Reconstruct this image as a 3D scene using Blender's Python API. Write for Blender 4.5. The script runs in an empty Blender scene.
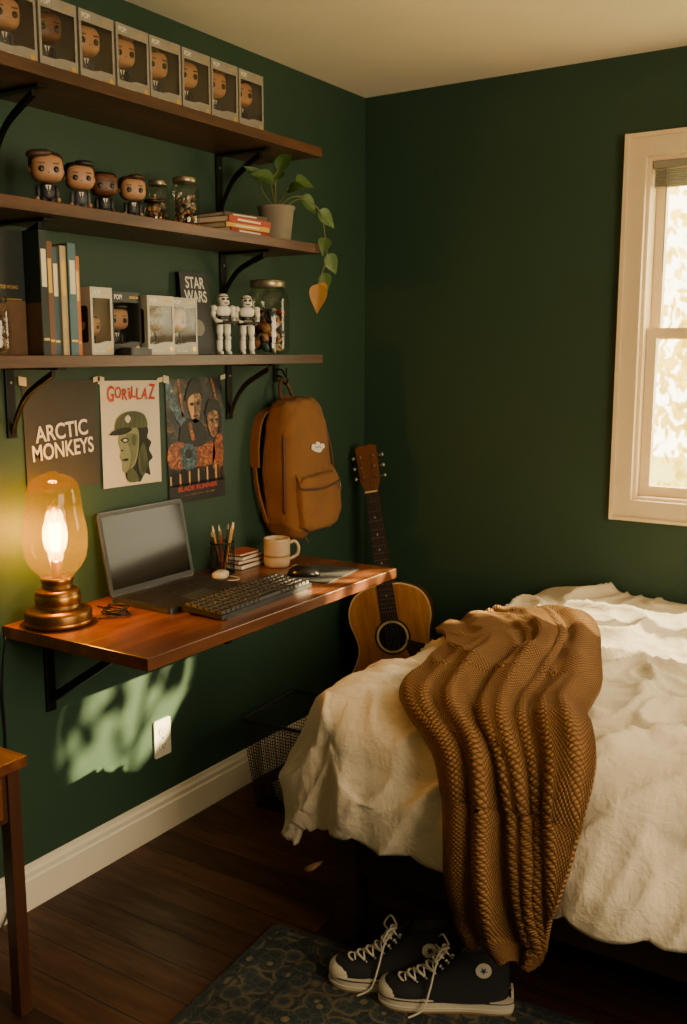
import bpy, math, random
from mathutils import Vector, Matrix, Euler, noise
random.seed(7)
PI=math.pi
sc=bpy.context.scene
# ------------------------------------------------------------ materials
def lin(h):
    h=h.lstrip('#'); o=[]
    for i in (0,2,4):
        c=int(h[i:i+2],16)/255
        o.append(c/12.92 if c<=.04045 else ((c+.055)/1.055)**2.4)
    return o
def newmat(name):
    m=bpy.data.materials.new(name); m.use_nodes=True
    n=m.node_tree.nodes; n.clear()
    out=n.new('ShaderNodeOutputMaterial'); b=n.new('ShaderNodeBsdfPrincipled')
    m.node_tree.links.new(b.outputs[0],out.inputs[0])
    return m,n,m.node_tree.links,b,out
def mixrgb(n,l,fac,a,b,mode='MIX'):
    x=n.new('ShaderNodeMix'); x.data_type='RGBA'; x.blend_type=mode
    for s,v in ((x.inputs[0],fac),(x.inputs[6],a),(x.inputs[7],b)):
        if hasattr(v,'links'): l.new(v,s)
        elif isinstance(v,(int,float)): s.default_value=v
        else: s.default_value=(*v[:3],1)
    return x.outputs[2]
def coords(n,l,scale=(1,1,1),kind='Object'):
    tc=n.new('ShaderNodeTexCoord'); mp=n.new('ShaderNodeMapping'); mp.inputs['Scale'].default_value=scale
    l.new(tc.outputs[kind],mp.inputs[0]); return mp.outputs[0]
def noi(n,l,vec,scale,detail=4,rough=.55,dist=0):
    x=n.new('ShaderNodeTexNoise'); x.inputs['Scale'].default_value=scale; x.inputs['Detail'].default_value=detail
    x.inputs['Roughness'].default_value=rough; x.inputs['Distortion'].default_value=dist
    l.new(vec,x.inputs['Vector']); return x.outputs[0]
def ramp(n,l,fac,stops):
    r=n.new('ShaderNodeValToRGB'); l.new(fac,r.inputs[0])
    e=r.color_ramp.elements
    while len(e)<len(stops): e.new(.5)
    for i,(p,c) in enumerate(stops):
        e[i].position=p; e[i].color=(*c[:3],1)
    return r.outputs[0]
def bumpn(n,l,b,h,strength,dist=.002):
    x=n.new('ShaderNodeBump'); x.inputs['Strength'].default_value=strength; x.inputs['Distance'].default_value=dist
    l.new(h,x.inputs['Height']); l.new(x.outputs[0],b.inputs['Normal'])
def math_(n,l,op,a,b=None):
    x=n.new('ShaderNodeMath'); x.operation=op
    for i,v in enumerate((a,b)):
        if v is None: continue
        if hasattr(v,'links'): l.new(v,x.inputs[i])
        else: x.inputs[i].default_value=v
    return x.outputs[0]
def pbr(name,hx,rough=.5,metal=0,var=.08,vs=12,bump=0,bs=80,bd=.002,emit=0,emc=None,stretch=(1,1,1),coat=0,sheen=0):
    m,n,l,b,o=newmat(name)
    c=lin(hx); v=coords(n,l,stretch)
    nz=noi(n,l,v,vs)
    l.new(mixrgb(n,l,nz,[x*(1-var*2) for x in c],[min(1,x*(1+var*2)) for x in c]),b.inputs['Base Color'])
    b.inputs['Roughness'].default_value=rough; b.inputs['Metallic'].default_value=metal
    if coat: b.inputs['Coat Weight'].default_value=coat
    if sheen: b.inputs['Sheen Weight'].default_value=sheen
    if bump: bumpn(n,l,b,noi(n,l,v,bs,6),bump,bd)
    if emit:
        b.inputs['Emission Color'].default_value=(*lin(emc or hx),1); b.inputs['Emission Strength'].default_value=emit
    return m
def wood(name,c1,c2,axis=1,scale=6,rough=.4,coat=0,c3=None):
    m,n,l,b,o=newmat(name)
    s=[1,1,1]; s[axis]=.09
    v=coords(n,l,tuple(s))
    a=noi(n,l,v,scale*3,8,.65,.6); d=noi(n,l,v,scale*22,5,.6)
    big=noi(n,l,coords(n,l,(1,1,1)),2.2,2)
    col=ramp(n,l,a,[(.3,lin(c1)),(.52,lin(c3 or c2)),(.72,lin(c2))])
    col=mixrgb(n,l,.45,col,ramp(n,l,d,[(.35,[.35]*3),(.65,[1]*3)]),'MULTIPLY')
    col=mixrgb(n,l,.5,col,ramp(n,l,big,[(.3,[.5]*3),(.7,[1.0]*3)]),'MULTIPLY')
    l.new(col,b.inputs['Base Color']); b.inputs['Roughness'].default_value=rough
    b.inputs['Coat Weight'].default_value=coat; b.inputs['Coat Roughness'].default_value=.25
    bumpn(n,l,b,d,.25,.001)
    return m
def glass(name,tint='ffffff',amt=.06,rough=.02,haze=0,edge=.4):
    m=bpy.data.materials.new(name); m.use_nodes=True; n=m.node_tree.nodes; l=m.node_tree.links; n.clear()
    o=n.new('ShaderNodeOutputMaterial'); t=n.new('ShaderNodeBsdfTransparent'); g=n.new('ShaderNodeBsdfGlossy')
    t.inputs[0].default_value=(*lin(tint),1); g.inputs['Roughness'].default_value=rough
    lw=n.new('ShaderNodeLayerWeight'); lw.inputs[0].default_value=.3
    mx=n.new('ShaderNodeMixShader')
    f=math_(n,l,'MULTIPLY_ADD',math_(n,l,'POWER',lw.outputs['Facing'],3.0),edge); f.node.inputs[2].default_value=amt
    base=t.outputs[0]
    if haze:
        tl=n.new('ShaderNodeBsdfTranslucent'); tl.inputs[0].default_value=(*lin(tint),1); m2=n.new('ShaderNodeMixShader'); m2.inputs[0].default_value=haze
        l.new(base,m2.inputs[1]); l.new(tl.outputs[0],m2.inputs[2]); base=m2.outputs[0]
    l.new(f,mx.inputs[0]); l.new(base,mx.inputs[1]); l.new(g.outputs[0],mx.inputs[2]); l.new(mx.outputs[0],o.inputs[0])
    return m
# ------------------------------------------------------------ mesh builder
I4=Matrix.Identity(4)
def TR(x=0,y=0,z=0): return Matrix.Translation((x,y,z))
def RX(a): return Matrix.Rotation(math.radians(a),4,'X')
def RY(a): return Matrix.Rotation(math.radians(a),4,'Y')
def RZ(a): return Matrix.Rotation(math.radians(a),4,'Z')
def SC(a,b=None,c=None): return Matrix.Diagonal((a,b or a,c or a,1))
# 2D art plane facing +x : local X->+y (right), local Y->+z (up), local Z->+x (out)
FX=Matrix(((0,0,1,0),(1,0,0,0),(0,1,0,0),(0,0,0,1)))
class MB:
    def __init__(s): s.v=[];s.f=[];s.m=[];s.s=[];s.mats=[];s.M=I4
    def mi(s,mat):
        if mat not in s.mats: s.mats.append(mat)
        return s.mats.index(mat)
    def add(s,vs,fs,mat,smooth=False,M=None):
        k=len(s.v); T=s.M@M if M is not None else s.M
        s.v+=[T@Vector(v) for v in vs]
        i=s.mi(mat)
        for f in fs: s.f.append([k+q for q in f]); s.m.append(i); s.s.append(smooth)
    def box(s,x0,x1,y0,y1,z0,z1,mat,M=None):
        vs=[(x,y,z) for z in (z0,z1) for y in (y0,y1) for x in (x0,x1)]
        s.add(vs,[(0,2,3,1),(4,5,7,6),(0,1,5,4),(2,6,7,3),(0,4,6,2),(1,3,7,5)],mat,False,M)
    def grid(s,fn,nu,nv,mat,smooth=True,M=None,cu=False,cv=False):
        vs=[];fs=[]
        for j in range(nv if cv else nv+1):
            for i in range(nu if cu else nu+1): vs.append(fn(i/nu,j/nv))
        W=nu if cu else nu+1; H=nv if cv else nv+1
        for j in range(nv):
            for i in range(nu):
                a=i;b_=(i+1)%W; c=j; d=(j+1)%H
                fs.append((c*W+a,c*W+b_,d*W+b_,d*W+a))
        s.add(vs,fs,mat,smooth,M)
    def lathe(s,prof,mat,n=32,M=None,smooth=True,cap=True):
        vs=[];fs=[]
        for r,z in prof:
            for i in range(n):
                a=2*PI*i/n; vs.append((r*math.cos(a),r*math.sin(a),z))
        for j in range(len(prof)-1):
            for i in range(n):
                k=(i+1)%n; fs.append((j*n+i,j*n+k,(j+1)*n+k,(j+1)*n+i))
        if cap:
            if prof[0][0]>1e-4: fs.append(tuple(range(n))[::-1])
            if prof[-1][0]>1e-4: fs.append(tuple((len(prof)-1)*n+i for i in range(n)))
        s.add(vs,fs,mat,smooth,M)
    def ell(s,c,r,mat,e1=1,e2=1,M=None,nu=24,nv=14,fn=None):
        def pw(v,e): return math.copysign(abs(v)**e,v)
        def g(u,v):
            a=u*2*PI; b=(v-.5)*PI
            p=Vector((r[0]*pw(math.cos(b),e1)*pw(math.cos(a),e2),r[1]*pw(math.cos(b),e1)*pw(math.sin(a),e2),r[2]*pw(math.sin(b),e1)))
            if fn: p=fn(p)
            return p+Vector(c)
        s.grid(g,nu,nv,mat,True,M,cu=True)
    def tube(s,pts,r,mat,n=8,M=None,closed=False):
        P=[Vector(p) for p in pts]; N=len(P); vs=[];fs=[]
        rr=r if isinstance(r,(list,tuple)) else [r]*N
        up=Vector((.13,.21,.97)); prev=None
        for i in range(N):
            if closed: t=(P[(i+1)%N]-P[i-1])
            else: t=(P[min(i+1,N-1)]-P[max(i-1,0)])
            t=t.normalized() if t.length>1e-9 else Vector((0,0,1))
            a=prev if prev is not None else (up if abs(t.dot(up))<.9 else Vector((1,0,0)))
            a=(a-t*a.dot(t)); a=a.normalized() if a.length>1e-6 else Vector((1,0,0))
            prev=a; b=t.cross(a)
            for k in range(n):
                q=2*PI*k/n; vs.append(P[i]+(a*math.cos(q)+b*math.sin(q))*rr[i])
        for i in range(N if closed else N-1):
            j=(i+1)%N
            for k in range(n):
                m=(k+1)%n; fs.append((i*n+k,i*n+m,j*n+m,j*n+k))
        if not closed: fs+= [tuple(range(n))[::-1],tuple((N-1)*n+k for k in range(n))]
        s.add(vs,fs,mat,n>4,M)
    def prism(s,ol,z0,z1,mat,M=None,smooth=False):
        n=len(ol); vs=[(x,y,z0) for x,y in ol]+[(x,y,z1) for x,y in ol]
        s.add(vs,[tuple(range(n))[::-1],tuple(range(n,2*n))],mat,False,M)
        s.add(vs,[(i,(i+1)%n,n+(i+1)%n,n+i) for i in range(n)],mat,smooth,M)
    def flat(s,ol,z,mat,M=None):
        s.add([(x,y,z) for x,y in ol],[tuple(range(len(ol)))],mat,False,M)
    def text(s,body,w,h,mat,M=None,depth=0):
        cu=bpy.data.curves.new('tmp','FONT'); cu.body=body; cu.size=1; cu.align_x='CENTER'; cu.space_line=.85; cu.offset=.018
        ob=bpy.data.objects.new('tmp',cu); sc.collection.objects.link(ob)
        bpy.context.view_layer.update()
        me=bpy.data.meshes.new_from_object(ob.evaluated_get(bpy.context.evaluated_depsgraph_get()))
        xs=[v.co.x for v in me.vertices]; ys=[v.co.y for v in me.vertices]
        a,b=min(xs),max(xs); c,d=min(ys),max(ys)
        vs=[((v.co.x-(a+b)/2)/(b-a)*w,(v.co.y-(c+d)/2)/(d-c)*h,0) for v in me.vertices]
        s.add(vs,[tuple(p.vertices) for p in me.polygons],mat,False,M)
        bpy.data.meshes.remove(me); bpy.data.objects.remove(ob); bpy.data.curves.remove(cu)
    def done(s,name,loc=(0,0,0),rot=(0,0,0),bevel=0,segs=2,parent=None,scale=1):
        me=bpy.data.meshes.new(name); me.from_pydata([tuple(v) for v in s.v],[],s.f)
        for m in s.mats: me.materials.append(m)
        for p,i,sm in zip(me.polygons,s.m,s.s): p.material_index=i; p.use_smooth=sm
        me.update()
        o=bpy.data.objects.new(name,me); sc.collection.objects.link(o)
        o.location=loc; o.rotation_euler=[math.radians(a) for a in rot]; o.scale=(scale,)*3
        if bevel:
            b=o.modifiers.new('bevel','BEVEL'); b.width=bevel; b.segments=segs; b.limit_method='ANGLE'; b.angle_limit=math.radians(50)
        if parent: o.parent=parent
        return o
def cr(pts,n=8,closed=False):
    P=[Vector(p) for p in pts]; out=[]; N=len(P)
    for i in range(N if closed else N-1):
        p0=P[i-1] if (i>0 or closed) else P[0]; p1=P[i]; p2=P[(i+1)%N]; p3=P[(i+2)%N] if closed else P[min(i+2,N-1)]
        for k in range(n):
            t=k/n
            out.append(.5*((2*p1)+(p2-p0)*t+(2*p0-5*p1+4*p2-p3)*t*t+(3*p1-p0-3*p2+p3)*t**3))
    if not closed: out.append(P[-1])
    return out
def circ(r,n=24,cx=0,cy=0,ry=None): return [(cx+r*math.cos(2*PI*i/n),cy+(ry or r)*math.sin(2*PI*i/n)) for i in range(n)]
def rrect(x0,x1,y0,y1,r,n=5):
    o=[]
    for cx,cy,a in ((x1-r,y1-r,0),(x0+r,y1-r,90),(x0+r,y0+r,180),(x1-r,y0+r,270)):
        for i in range(n+1):
            q=math.radians(a+90*i/n); o.append((cx+r*math.cos(q),cy+r*math.sin(q)))
    return o
# ------------------------------------------------------------ shared materials
GREEN='243f2f'
def wallmat(name,hx):
    m,n,l,b,o=newmat(name); c=lin(hx); v=coords(n,l)
    nz=noi(n,l,v,1.4,3)
    l.new(mixrgb(n,l,nz,[x*.86 for x in c],[x*1.14 for x in c]),b.inputs['Base Color'])
    b.inputs['Roughness'].default_value=.62
    bumpn(n,l,b,noi(n,l,v,160,3),.12,.0015); return m
m_wall=wallmat('green_paint',GREEN)
m_ceil=wallmat('ceiling_paint','f2e8d6')
m_trim=pbr('trim_paint','e9dfcc',.4,var=.02)
m_black=pbr('black_metal','141312',.45,.6,bump=.05)
m_blackp=pbr('black_plastic','17171a',.4)
m_key=pbr('key_plastic','1d1e22',.55)
m_white=pbr('white_plastic','ded9cf',.4,var=.03)
m_grey=pbr('grey_card','8d8a84',.5)
m_dgrey=pbr('dark_card','2a2a2b',.5)
m_shelf=wood('walnut_shelf','38200f','7c4d2a',1,5,.42,.08,'57351c')
m_desk=wood('cherry_desk','4a2412','a5663a',1,4,.34,.25,'7a4526')
m_glass=glass('clear_glass','f4f2ea',.05)
m_pane=glass('window_glass','fdfdf8',.02,edge=.1)
m_film=glass('clear_film','f2f0ea',.05,rough=.05)
m_skin=pbr('vinyl_skin','a97c58',.45,var=.03); m_skin2=pbr('vinyl_skin_brown','5e3824',.45,var=.03)
m_hair1=pbr('vinyl_hair_brown','3a2115',.5); m_hair2=pbr('vinyl_hair_black','17110e',.5); m_hair3=pbr('vinyl_hair_tan','6b4426',.5)
m_suit=pbr('vinyl_suit','1c1d22',.5); m_suit2=pbr('vinyl_suit_grey','3d4048',.5)
m_metal=pbr('steel','9a978f',.3,.9); m_brass=pbr('aged_brass','b07c3c',.34,1,var=.1); m_bronze=pbr('bronze_dark','7d5a30',.38,.9,var=.12)
m_paper=pbr('paper','e2d6bb',.8,var=.04)
# ------------------------------------------------------------ room shell
H=2.44; XR=3.3; YN=-4.3
def shell():
    b=MB(); b.box(-.12,0,YN,.12,0,H,m_wall); b.done('wall_left')
    b=MB(); x0,x1,z0,z1=1.075,1.93,.99,2.12
    b.box(0,x0,0,.12,0,H,m_wall); b.box(x1,XR,0,.12,0,H,m_wall); b.box(x0,x1,0,.12,0,z0,m_wall); b.box(x0,x1,0,.12,z1,H,m_wall); b.done('wall_back')
    b=MB(); b.box(XR,XR+.12,YN,.12,0,H,m_wall); b.done('wall_right')
    b=MB(); b.box(-.12,XR+.12,YN-.12,YN,0,H,m_wall); b.done('wall_near')
    b=MB(); b.box(-.12,XR+.12,YN-.12,.12,H,H+.1,m_ceil); b.done('ceiling')
    m,n,l,bs,o=newmat('dark_floor_planks'); v=coords(n,l)
    br=n.new('ShaderNodeTexBrick'); l.new(v,br.inputs[0]); br.offset=.37
    br.inputs['Scale'].default_value=1; br.inputs['Brick Width'].default_value=1.15; br.inputs['Row Height'].default_value=.1
    br.inputs['Mortar Size'].default_value=.0022; br.inputs['Mortar Smooth'].default_value=.3
    br.inputs['Color1'].default_value=(*lin('3d2416'),1); br.inputs['Color2'].default_value=(*lin('5c3820'),1); br.inputs['Mortar'].default_value=(.004,.003,.002,1)
    g=noi(n,l,coords(n,l,(.12,1,1)),34,8,.65,.5)
    col=mixrgb(n,l,.8,br.outputs[0],ramp(n,l,g,[(.3,[.25]*3),(.7,[1.1]*3)]),'MULTIPLY'); l.new(col,bs.inputs['Base Color'])
    l.new(ramp(n,l,g,[(.3,[.6]*3),(.7,[.42]*3)]),bs.inputs['Roughness']); bs.inputs['Specular IOR Level'].default_value=.35
    h=math_(n,l,'SUBTRACT',math_(n,l,'MULTIPLY',g,.25),br.outputs['Fac']); bumpn(n,l,bs,h,.5,.002)
    b=MB(); b.box(-.12,XR+.12,YN-.12,.12,-.1,0,m); b.done('floor')
    prof=[(0,0),(.016,0),(.016,.085),(.012,.09),(.012,.104),(.006,.112),(.004,.122),(0,.124)]
    b=MB(); b.prism(prof,0,-YN-.02,m_trim,M=Matrix(((1,0,0,.0005),(0,0,-1,-.002),(0,1,0,0),(0,0,0,1)))); b.done('baseboard_left')
    b=MB(); b.prism(prof,0,XR-.03,m_trim,M=Matrix(((0,0,1,.02),(-1,0,0,-.0005),(0,1,0,0),(0,0,0,1)))); b.done('baseboard_back')
    mw=pbr('window_paint','e0caa4',.42,var=.03)
    b=MB()
    a0,a1,c0,c1=1.02,1.985,.93,2.18
    b.box(a0,x0+.005,-.022,0,c0,c1,mw); b.box(x1-.005,a1,-.022,0,c0,c1,mw)
    b.box(x0+.005,x1-.005,-.0215,0,z1-.005,c1-.0005,mw); b.box(x0+.005,x1-.005,-.0215,0,c0+.0005,z0+.005,mw)
    b.box(a0-.01,a0+.004,-.03,0,c0-.006,c1+.01,mw);b.box(a1-.004,a1+.01,-.03,0,c0-.006,c1+.01,mw);b.box(a0+.0041,a1-.0041,-.0295,0,c1-.004,c1+.0095,mw);b.box(a0+.0041,a1-.0041,-.0295,0,c0-.0055,c0+.006,mw)
    b.box(x0+.0005,x0+.016,.0005,.119,z0+.0005,z1-.0005,mw); b.box(x1-.016,x1-.0005,.0005,.119,z0+.0005,z1-.0005,mw)
    b.box(x0+.016,x1-.016,.0005,.119,z1-.016,z1-.001,mw); b.box(x0+.016,x1-.016,.0005,.119,z0+.001,z0+.016,mw)
    def sash(y,q0,q1):
        w=.033; s0,s1=x0+.017,x1-.017
        b.box(s0,s0+w,y,y+.03,q0,q1,mw); b.box(s1-w,s1,y,y+.03,q0,q1,mw)
        b.box(s0+w,s1-w,y+.0005,y+.0295,q0,q0+w,mw); b.box(s0+w,s1-w,y+.0005,y+.0295,q1-w,q1,mw)
        b.box(s0+.02,s1-.02,y+.013,y+.0135,q0+.02,q1-.02,m_pane)
    sash(.075,1.535,z1-.017); sash(.035,z0+.017,1.572)
    mb_=pbr('blind_slats','8f8a7c',.5)
    b.box(1.095,1.91,.012,.034,2.08,2.103,mb_)
    for i in range(9): b.box(1.1,1.905,.008,.033,2.02+i*.0065,2.0235+i*.0065,mb_)
    b.tube([(1.14,.01,2.08),(1.142,.006,1.75)],.002,mb_,6)
    b.done('window_1',bevel=.002)
    # invented window casing on the unseen right wall, dressing the added fill light
    b=MB(); X=XR-.001
    for q in ((-2.95,-2.87,.85,2.15),(-1.33,-1.25,.85,2.15),(-2.87,-1.33,2.07,2.15),(-2.87,-1.33,.85,.93),(-2.13,-2.07,.93,2.07)): b.box(X-.03,X,q[0],q[1],q[2],q[3],mw)
    b.box(X-.004,X-.001,-2.87,-1.33,.93,2.07,pbr('fill_frame_panel','e8dcc4',.9)); b.done('fill_light_frame',bevel=.002)  # panel made up with the casing, sits behind the fill light
    mo=pbr('outlet_plastic','eee6d2',.35,var=.02); b=MB()
    b.prism(rrect(-.036,.036,-.06,.06,.006),.0005,.006,mo,M=FX)
    for s in (-1,1):
        b.prism(circ(.0165,24,0,s*.024,.0145),.006,.0085,mo,M=FX)
        b.box(.0086,.009,-.008,-.0055,s*.024-.003,s*.024+.006,m_blackp); b.box(.0086,.009,.0055,.008,s*.024-.003,s*.024+.006,m_blackp)
        b.prism(circ(.0025,10,0,s*.024-.008),.0086,.009,m_blackp,M=FX)
    b.prism(circ(.003,10),.006,.0075,m_metal,M=FX)
    b.done('wall_outlet',(0,-1.195,.306),bevel=.001)
shell()
# ------------------------------------------------------------ outside
def outside():
    m=bpy.data.materials.new('leaf_outdoor'); m.use_nodes=True; n=m.node_tree.nodes; l=m.node_tree.links; n.clear()
    o=n.new('ShaderNodeOutputMaterial'); d=n.new('ShaderNodeBsdfDiffuse'); t=n.new('ShaderNodeBsdfTranslucent'); mx=n.new('ShaderNodeMixShader'); mx.inputs[0].default_value=.6
    v=coords(n,l); c=ramp(n,l,noi(n,l,v,2.5,3),[(.35,lin('b8a840')),(.65,lin('f2dc7c'))])
    l.new(c,d.inputs[0]); l.new(c,t.inputs[0]); l.new(d.outputs[0],mx.inputs[1]); l.new(t.outputs[0],mx.inputs[2]); l.new(mx.outputs[0],o.inputs[0])
    bark=pbr('bark','6b4f35',.9,bump=.5,bs=30); b=MB()
    def leaf(p,s):
        R_=Euler((random.uniform(0,6),random.uniform(0,6),random.uniform(0,6))).to_matrix().to_4x4()
        b.add([(-s,0,0),(-.3*s,-.45*s,.1*s),(.5*s,-.35*s,.1*s),(s,0,0),(.5*s,.35*s,.1*s),(-.3*s,.45*s,.1*s)],[(0,1,2,3),(0,3,4,5)],m,False,TR(*p)@R_)
    def blob(c,r,k,s0=.05,s1=.09):
        for i in range(k):
            while True:
                q=Vector((random.uniform(-1,1),random.uniform(-1,1),random.uniform(-1,1)))
                if q.length<1: break
            leaf(Vector(c)+Vector((q.x*r[0],q.y*r[1],q.z*r[2])),random.uniform(s0,s1))
    for c,r,k in (((1.0,6.0,2.1),(2.2,.9,1.8),1900),((.2,6.3,1.0),(1.4,.8,1.1),700)): blob(c,r,k)
    b.tube(cr([(1.2,6.1,-.28),(1.25,6.0,.8),(1.1,6.1,1.6),(1.3,6.0,2.6)]),[.11-.0035*i for i in range(25)],bark)
    for q in ((.4,5.9,2.4),(2.0,5.8,2.3),(1.7,6.4,2.9)): b.tube([(1.15,6.05,1.5),((1.15+q[0])/2,6,1.9),q],[.05,.035,.015],bark)
    b.done('garden_tree')
    b=MB(); blob((2.72,1.03,1.78),(.30,.25,.28),95,.024,.042)
    b.tube(cr([(3.1,1.2,-.29),(3.1,1.15,.6),(3.0,1.1,1.3),(2.9,1.0,2.0)]),[.02-.0006*i for i in range(25)],bark)
    for q in ((2.5,.95,1.85),(2.6,1.1,1.6),(2.75,1.0,2.05)): b.tube([(3.02,1.1,1.2),((3+q[0])/2,1.05,1.62),q],[.009,.006,.003],bark)
    b.done('garden_shrub')
    lawn=pbr('lawn_grass','9d9a4c',.9,var=.2,vs=5); b=MB(); b.box(-8,12,.3,14,-.35,-.3,lawn); b.done('lawn')
outside()
# ------------------------------------------------------------ shelves
def bracket(b,z,y,drop,ext,mat=None):
    mat=mat or m_black; w=.014
    b.box(.001,.008,y-w,y+w,z-drop,z,mat); b.box(.008,ext,y-w,y+w,z-.007,z-.0005,mat)
    pts=cr([(.008,0,z-drop+.02),(.03,0,z-drop*.62),(.075,0,z-drop*.32),(ext-.03,0,z-.007)],6)
    for i in range(len(pts)-1):
        p,q=pts[i],pts[i+1]
        b.add([(p.x,y-.006,p.z),(p.x,y+.006,p.z),(q.x,y+.006,q.z),(q.x,y-.006,q.z),(p.x,y-.006,p.z-.016),(p.x,y+.006,p.z-.016),(q.x,y+.006,q.z-.016),(q.x,y-.006,q.z-.016)],
              [(0,1,2,3),(4,7,6,5),(0,3,7,4),(1,5,6,2),(0,4,5,1),(2,6,7,3)],mat)
    for zz in (z-.04,z-drop+.02): b.lathe([(.0045,0),(.004,.003),(0,.0035)],m_metal,10,M=TR(.008,y,zz)@RY(90))
def wallshelf(ztop,brs,drop):
    b=MB(); b.box(.001,.25,-2.15,-.66,ztop-.028,ztop,m_shelf)
    for y in brs: bracket(b,ztop-.028,y,drop,.2)
    b.done('wall_shelf',bevel=.0015)
wallshelf(2.125,(-.87,-1.72),.19); wallshelf(1.83,(-.86,-1.72),.14); wallshelf(1.485,(-.84,-1.70),.18)
# ------------------------------------------------------------ desk
DZ=.80
def desk():
    b=MB(); b.box(.001,.51,-1.76,-.62,DZ-.032,DZ,m_desk)
    for y in (-1.62,-.87):
        b.box(.001,.009,y-.016,y+.016,DZ-.032-.24,DZ-.0325,m_black); b.box(.009,.36,y-.016,y+.016,DZ-.0325-.008,DZ-.0325,m_black)
        b.add([(.009,y-.008,DZ-.25),(.009,y+.008,DZ-.25),(.33,y+.008,DZ-.041),(.33,y-.008,DZ-.041),(.009,y-.008,DZ-.222),(.009,y+.008,DZ-.222),(.295,y+.008,DZ-.041),(.295,y-.008,DZ-.041)],
              [(0,1,2,3),(4,7,6,5),(0,3,7,4),(1,5,6,2),(0,4,5,1),(2,6,7,3)],m_black)
    b.done('wall_mounted_desk',bevel=.002)
desk()
# ------------------------------------------------------------ figurine
def figure(b,M,hair,skin=m_skin,suit=m_suit,style=0):
    old=b.M; b.M=b.M@M
    for s in (-1,1):
        b.ell((.001,s*.0085,.010),(.0085,.0075,.013),suit,.6,.8,nu=12,nv=8)
        b.ell((.004,s*.0095,.004),(.012,.0075,.004),m_blackp,.6,.8,nu=12,nv=6)
        b.ell((0,s*.0185,.031),(.0065,.0058,.015),suit,.8,1,nu=10,nv=8,M=RX(0))
        b.ell((.003,s*.021,.0165),(.0055,.005,.0055),skin,nu=10,nv=6)
    b.ell((0,0,.032),(.0115,.0155,.018),suit,.7,.8,nu=14,nv=8)
    b.add([(.0122,-.006,.044),(.0122,.006,.044),(.0125,0,.028)],[(0,1,2)],m_white); b.box(.0124,.0132,-.0015,.0015,.030,.043,m_blackp)
    b.ell((0,0,.078),(.0275,.0325,.0275),skin,.6,.7)
    for s in (-1,1):
        b.ell((.0268,s*.0145,.073),(.0022,.0058,.0062),m_blackp,nu=10,nv=8); b.ell((-.001,s*.033,.073),(.005,.003,.0065),skin,nu=8,nv=6)
        b.box(.0268,.0285,s*.0145-.006,s*.0145+.006,.083,.085,hair)
    b.ell((.0285,0,.0665),(.0015,.002,.0015),skin,nu=8,nv=6)
    if style==0:
        b.ell((-.0045,0,.087),(.0275,.0345,.0235),hair,.6,.7); b.ell((.014,-.006,.104),(.016,.026,.0085),hair,.8,.8,M=RX(6))
    elif style==1:
        b.ell((-.004,0,.091),(.0275,.034,.0185),hair,.55,.7); b.ell((.006,.008,.106),(.024,.022,.008),hair,.8,.8)
    else:
        b.ell((-.005,0,.089),(.028,.0338,.0195),hair,.6,.75)
    b.M=old
specs=[(-1.685,.16,1.16,m_hair1,m_skin,m_suit,0),(-1.588,.165,1.07,m_hair2,m_skin,m_suit2,1),(-1.495,.15,1.02,m_hair2,m_skin2,m_suit,2),(-1.405,.16,1.02,m_hair1,m_skin,m_suit,1)]
for y,x,s,h,sk,su,st in specs:
    b=MB(); figure(b,SC(s),h,sk,su,st); b.done('vinyl_figurine',(x,y,1.83),(0,0,-30))
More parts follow.
